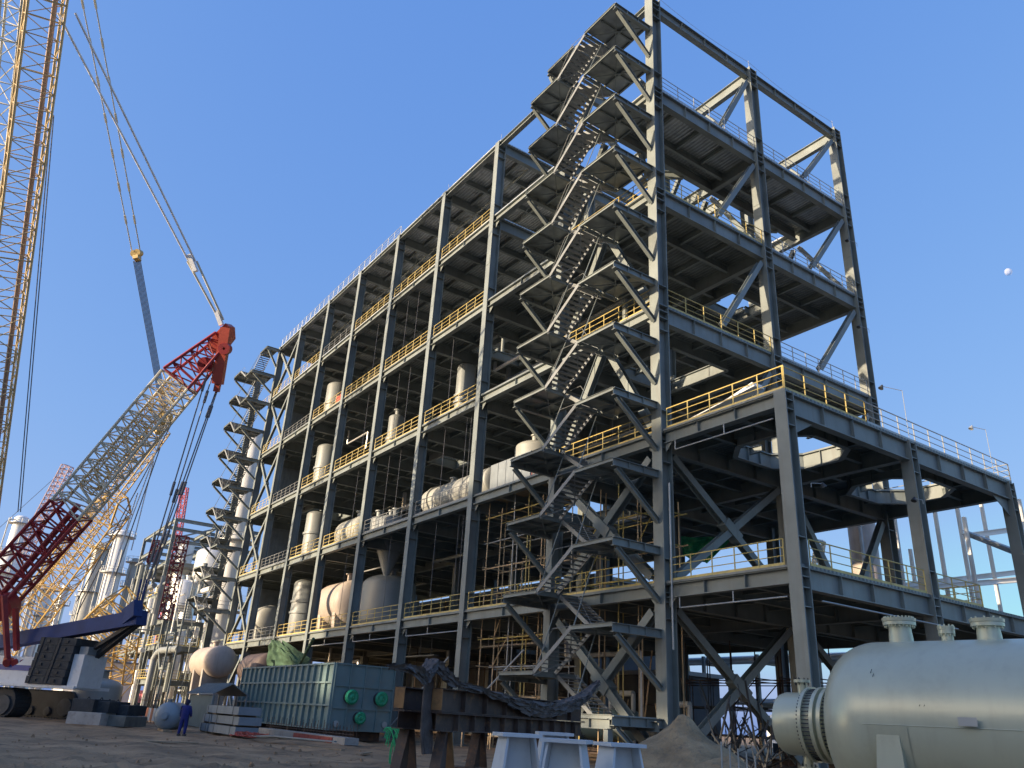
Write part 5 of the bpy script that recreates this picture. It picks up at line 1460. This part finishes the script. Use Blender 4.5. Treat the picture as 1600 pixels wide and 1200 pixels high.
    pl(0, L + .05, 3.0, 3.35, .0, .02).build('blue_stripe', cstripe, t)
    pl(L - 2.6, L - 1.7, 3.4, 3.8, .0, .02).build('orange_mark', cflag, t)
    pl(0, L + 4.2, 2.0, 2.2, -3, .25).build('deck_edge', cwhite, t)
    pl(.4, 2.6, 2.35, 2.85, .0, .03).build('louvre', darkm, t)
    # counterweights: stack of black slabs
    for i in range(6):
        for j in range(2):
            b_ = pl(L + .15 + j * 1.55 + .07 * i, L + 1.67 + j * 1.55 + .07 * i, 2.22 + i * .5, 2.22 + i * .5 + .48, -2.4, .35)
            b_.build('counterweight_slab', ballast, t)
    b_ = MB(); 
    for j in (.45, 2.3): b_.hexa([V((s0.x, s0.y, 0)) + dirx * (L + j * .8 + q) + nrm * y + V((0, 0, z)) for z, q0 in ((2.25, 0), (5.2, .38)) for q, y in ((q0, .352), (q0 + .12, .352), (q0 + .12, .40), (q0, .40))])
    b_.build('counterweight_strap', black, t)
    for i in range(6):
        for j in (.95, 2.5):
            b_ = MB(); c0 = V((s0.x, s0.y, 0)) + dirx * (L + j + .07 * i) + nrm * .36 + V((0, 0, 2.46 + i * .5)); b_.bar(c0 - dirx * .18, c0 + dirx * .1, .12, .16); b_.build('counterweight_lug', black, t)
    pl(L + 3.45, L + 4.3, 2.1, 4.2, -2.0, .1).build('tail_housing', cwhite, t)
    pl(L + 3.7, L + 4.4, 4.2, 4.7, -1.6, .0).build('tail_winch', vgrey, t)
    # tracks
    for y0 in (-.2, -5.6):
        b_ = MB(); q0 = -1.2; 
        c0 = V((s0.x, s0.y, 0)) + dirx * 1.0 + nrm * y0
        # rounded outline of track
        pr = []
        Lt = 6.2; r = .92
        for k in range(13): a_ = -math.pi / 2 + math.pi * k / 12; pr.append((Lt / 2 + r * math.cos(a_), r + .02 + r * math.sin(a_)))
        for k in range(13): a_ = math.pi / 2 + math.pi * k / 12; pr.append((-Lt / 2 + r * math.cos(a_), r + .02 + r * math.sin(a_)))
        n = len(pr); f_ = [c0 + dirx * x + V((0, 0, z)) + nrm * .0 for x, z in pr]; k_ = [p - nrm * 1.3 for p in f_]
        b_.add(f_ + k_, [tuple(range(n)), tuple(range(n, 2 * n))] + [(i, (i + 1) % n, n + (i + 1) % n, n + i) for i in range(n)])
        tr = b_.build('track', black, t)
        g_ = MB()
        for (xa, za), (xb, zb) in zip(pr, pr[1:] + pr[:1]):
            seg = math.hypot(xb - xa, zb - za); m2_ = max(1, int(seg / .3))
            for k in range(m2_):
                f = (k + .5) / m2_; x = xa + (xb - xa) * f; z = za + (zb - za) * f
                p = c0 + dirx * x + V((0, 0, z)) + nrm * .04
                ddx, ddz = (xb - xa) / seg, (zb - za) / seg
                g_.bar(p - (dirx * ddx + V((0, 0, ddz))) * .1, p + (dirx * ddx + V((0, 0, ddz))) * .1, 1.4, .12, up=V((0, 0, 1)) if abs(ddz) < .7 else dirx) if False else g_.hexa([p + dirx * (ddx * u1 * .11 + ddz * v1 * .05) + V((0, 0, ddz * u1 * .11 - ddx * v1 * .05)) - nrm * w1 * 1.38 for w1 in (0, 1) for u1, v1 in ((-1, -1), (1, -1), (1, 1), (-1, 1))])
        g_.build('track_shoes', ballast, tr)
        for x in (-3.1, -1.6, 0, 1.6, 3.1): w_ = MB(); w_.lathe(c0 + dirx * x + V((0, 0, .8 if abs(x) > 3 else .45)), nrm, [(.1, .0), (.62 if abs(x) > 3 else .3, .01), (.62 if abs(x) > 3 else .3, .12), (0, .14)], 16); w_.build('track_wheel', darkm, tr)
crane1()

def crane2():
    t = thing('yellow_lattice_crane', 'yellow crawler crane standing behind the red and grey mast', 'crane', (-70, -18, 0))
    a = at(20, 1000, 80); b = at(170, 800, 78); c = at(250, 672, 76)
    boom_part(t, a, b, 3.0, 12, cyel, .10, .045, up=F_); boom_part(t, b, at(184, 776, 77), 3.0, 1, cyel, .11, .06, w2=1.3, up=F_)
    boom_part(t, at(60, 930, 80), c, 1.5, 18, cyelp, .08, .045, up=F_)
    # upper yellow head sheaves
    mb = MB(); mb.bar(at(246, 678, 75), at(260, 650, 75), .7, .7); mb.lathe(at(258, 652, 75), F_, [(0, -.4), (.6, -.4), (.6, .4), (0, .4)], 18); mb.build('mast_head', cyel, t)
    # rope bundle and yellow block
    for i in range(7):
        k = i / 6 - .5
        mb = MB(); mb.tube(at(256 + k * 10, 640, 74), at(214 + k * 11, 408, 66), .035, 5); mb.build('hoist_rope', ropem, t)
    mb = MB(); mb.bar(at(210, 401, 66), at(218, 399, 66), .6, .8); mb.lathe(at(211.5, 397, 66), F_, [(0, -.3), (.3, -.3), (.3, .3), (0, .3)], 14); mb.lathe(at(216.5, 395, 66), F_, [(0, -.3), (.28, -.3), (.28, .3), (0, .3)], 14); mb.build('hook_block', cyel, t)
    for x in (206, 219):
        mb = MB(); p = at(x, 392, 66); q = at(x - 90 + (8 if x > 210 else 0), -60, 56); mb.tube(p, q, .05, 5)
        for k in range(1, 8):
            m_ = p + (q - p) * (k / 8); mb.tube(m_ - (q - p).normalized() * .35, m_ + (q - p).normalized() * .35, .1, 6)
        mb.build('pendant_bar', cgrey, t)
    # carbody bits: lower yellow lattice by the blue beam
    boom_part(t, at(128, 1015, 74), at(200, 945, 73), 3.2, 6, cyel, .1, .06, up=F_, name='counterweight_lattice')
    boom_part(t, at(180, 1075, 75), at(190, 1000, 74), 2.2, 4, cyel, .09, .06, up=F_, name='counterweight_lattice')
    mb = MB(); mb.bar(at(60, 1098, 66), at(118, 1102, 66), 3, .8); mb.bar(at(70, 1085, 66), at(100, 1088, 66), 2.0, .7); mb.build('carbody', cyel, t)
    mb = MB()
    for i in range(9): p = at(66 + i * 7, 1112, 64); p.z = .3; mb.lathe(p, (0, -1, 0), [(0, 0), (.28, 0), (.28, .3), (0, .3)], 12)
    mb.build('road_wheel', black, t)
crane2()
# white lattice boom at the frame edge, far left
t = thing('white_lattice_boom', 'pale grey lattice boom at the very left edge of the view', 'crane boom', at(0, 1080, 75))
boom_part(t, at(-72, 760, 80), at(0, 60, 70), 1.9, 24, cgrey, .11, .05, up=F_ + R_ * .3); boom_part(t, at(0, 60, 70), at(20, -160, 66), 1.9, 8, cgrey, .11, .05, up=F_ + R_ * .3)
# thin hoist line beside the boom
mb = MB(); mb.tube(at(84, 180, 52), at(32, 800, 58), .035, 5); mb.tube(at(80, 180, 52), at(28, 800, 58), .035, 5)
tag(mb.build('hoist_line', ropem), 'pair of thin dark hoist ropes hanging right of the tall yellow boom', 'ropes')
# far cranes
def far_crane(label, a, b, w, n, m_, rope=None):
    t = thing('distant_crane', label, 'crane', (a.x, a.y, 0))
    a = V(a); b = V(b); boom_part(t, a, b, w, n, m_, .16, .09, w2=w * .8, up=F_)
    mb = MB(); mb.bar(V((a.x - 3, a.y, 2)), V((a.x + 4, a.y, 2)), 3, 3.2); mb.bar(V((a.x, a.y, 3.6)), a, 1.2, 1.2); mb.build('body', m_, t)
    mb = MB(); mb.bar(V((a.x - 4, a.y - 2, .5)), V((a.x + 4, a.y - 2, .5)), 1, 1); mb.bar(V((a.x - 4, a.y + 2, .5)), V((a.x + 4, a.y + 2, .5)), 1, 1); mb.build('track', black, t)
    if rope:
        mb = MB(); mb.tube(b, rope, .07, 4); mb.build('rope', ropem, t)
fc = mat('far_crane_pink', (.55, .40, .40), .6); fr_ = mat('far_crane_red', (.50, .12, .14), .6)
far_crane('distant pinkish lattice crane between the yellow boom and the mast', at(28, 880, 190), at(106, 728, 195), 2.6, 22, fc, at(-40, 860, 200))
far_crane('distant red and purple lattice boom above the smaller frame', at(262, 930, 190), at(289, 762, 195), 1.7, 22, fr_)
far_crane('distant yellow crane glimpsed under the annex', at(1068, 1100, 120), at(1058, 985, 120), 2.4, 8, cyel)
far_crane('small pale crane boom tip seen above the annex first floor', at(1262, 985, 90), at(1282, 845, 90), .9, 14, cgrey)

# ------------------------------------------------------------------ concrete blocks and black slabs by the crane
def block(px, dep, w, d_, h, z, lab, m_, rot=0.0, cat='block', group=None):
    p = at(px, 1120, dep); t = thing('ballast_block', lab, cat, (p.x, p.y, z), group)
    mb = MB(); c = V((p.x, p.y, 0)); ux = V((math.cos(rot), math.sin(rot), 0)); uy = V((-ux.y, ux.x, 0)); e = .04
    mb.hexa([c + ux * sx * (w / 2 - q) + uy * sy * (d_ / 2 - q) + V((0, 0, zz)) for zz, q in ((z, 0), (z + h - e, 0)) for sx, sy in ((-1, -1), (1, -1), (1, 1), (-1, 1))])
    mb.hexa([c + ux * sx * (w / 2 - q) + uy * sy * (d_ / 2 - q) + V((0, 0, zz)) for zz, q in ((z + h - e, 0), (z + h, e)) for sx, sy in ((-1, -1), (1, -1), (1, 1), (-1, 1))])
    mb.build('slab', m_, t)
    mb = MB()
    for s in (-.3, .3): mb.tube(c + ux * s * w + V((0, 0, z + h)) - ux * .1, c + ux * s * w + V((0, 0, z + h + .12)), .03); mb.tube(c + ux * s * w + V((0, 0, z + h + .12)), c + ux * s * w + V((0, 0, z + h)) + ux * .1, .03)
    mb.build('lifting_eye', black, t)
r0 = math.atan2(R_.y, R_.x) - .15
block(150, 50, 2.3, 2.4, .72, 0, 'pale concrete block carrying the black slabs right of the crane', conc, r0)
block(196, 50.5, 1.6, 2.4, .62, 0, 'mossy grey concrete block next to the pale one', mat('old_concrete', (.16, .16, .14), .9, var=.3, streak=.5), r0)
block(142, 50, 1.5, 2.2, .75, .73, 'black ballast slab on the pale concrete block, left one', ballast, r0)
block(172, 50.2, 1.0, 2.2, .68, .73, 'black ballast slab on the pale concrete block, right one', ballast, r0)
block(198, 51, 1.3, 2.0, .62, .63, 'dark weathered slab on the mossy concrete block', ballast, r0)
p = at(152, 1085, 60)
t = vessel_v('small pale tank with a neck behind the black slabs', 'tank', p.x, p.y, .4, 3.0, 1.7, vcream, name='small_tank', tops=((0, .5),))
# white cabins behind
def cabin(px, dep, w, h, lab, m_=white):
    p = at(px, 1090, dep); t = thing('site_cabin', lab, 'cabin', (p.x, p.y, 0))
    mb = MB(); mb.box(p.x - w / 2, p.x + w / 2, p.y - 1.5, p.y + 1.5, .1, h); mb.build('walls', m_, t)
    mb = MB(); mb.box(p.x - w / 2 - .15, p.x + w / 2 + .15, p.y - 1.7, p.y + 1.7, h, h + .18); mb.build('roof', vgrey, t)
    for i in range(3):
        mb = MB(); x = p.x - w * .35 + i * w * .3; mb.box(x, x + w * .14, p.y - 1.54, p.y - 1.502, 1.0, 2.0); mb.build('window', darkm, t)
        mb = MB(); mb.box(p.x + w / 2 + .002, p.x + w / 2 + .04, p.y - 1 + i * .7, p.y - .6 + i * .7, 1.0, 2.0); mb.build('window', darkm, t)
cabin(165, 85, 9, 5.0, 'white site cabin behind the black slabs')
cabin(110, 90, 8, 4.0, 'white site cabin behind the crane tail')
# far industrial horizon: storage tanks and sheds so the ground floor reads busy
rr = random.Random(3)
for i in range(10):
    x = -60 + i * 14 + rr.uniform(-4, 4); y = 70 + rr.uniform(0, 50)
    if i % 2:
        lab = ['squat white storage tank far behind the frame, seen through the legs', 'pale storage tank in the distance left of the annex foot', 'round white tank far behind the annex', 'low white tank at the far right distance', 'farthest low white tank beyond the annex'][i // 2]
        t = thing('storage_tank', lab, 'storage tank', (x, y, 0), 'far storage tanks')
        mb = MB(); mb.lathe((x, y, 0), (0, 0, 1), [(5, 0), (5, 5.5), (4.9, 5.7), (0, 6.6)], 32); mb.build('shell', white, t)
        mb = MB(); mb.lathe((x, y, 5.6), (0, 0, 1), [(5.05, 0), (5.25, 0), (5.25, .15), (5.05, .15)], 32); mb.build('rim', galv, t)
    else:
        lab = ['pale shed far behind the left part of the frame', 'pale shed seen between the ground floor columns', 'grey shed behind the corner column in the distance', 'grey shed far behind the annex', 'far pale shed at the right'][i // 2]
        t = thing('site_shed', lab, 'shed', (x, y, 0), 'far sheds')
        mb = MB(); mb.box(x - 6, x + 6, y - 4, y + 4, 0, 4.5); mb.build('walls', farm if i % 4 else white, t)
        mb = MB(); mb.add([V((x - 6.3, y - 4.3, 4.5)), V((x + 6.3, y - 4.3, 4.5)), V((x + 6.3, y, 6)), V((x - 6.3, y, 6)), V((x + 6.3, y + 4.3, 4.5)), V((x - 6.3, y + 4.3, 4.5))], [(0, 1, 2, 3), (3, 2, 4, 5), (0, 3, 5), (1, 4, 2), (0, 5, 4, 1)]); mb.build('roof', vgrey, t)

# ------------------------------------------------------------------ moon
mb = MB(); c = at(1575, 425, 4000); mb.lathe(c, -F_, [(19 * math.cos(a), 19 * math.sin(a)) for a in [math.pi / 2 * k / 10 for k in range(11)]] , 32)
mm = bpy.data.materials.new('moon'); mm.use_nodes = True; nt = mm.node_tree
em = nt.nodes['Principled BSDF']; em.inputs['Base Color'].default_value = (.8, .8, .8, 1); em.inputs['Roughness'].default_value = 1; em.inputs['Alpha'].default_value = .3
tag(mb.build('moon', mm), 'small pale daytime moon in the blue sky at the right', 'moon')
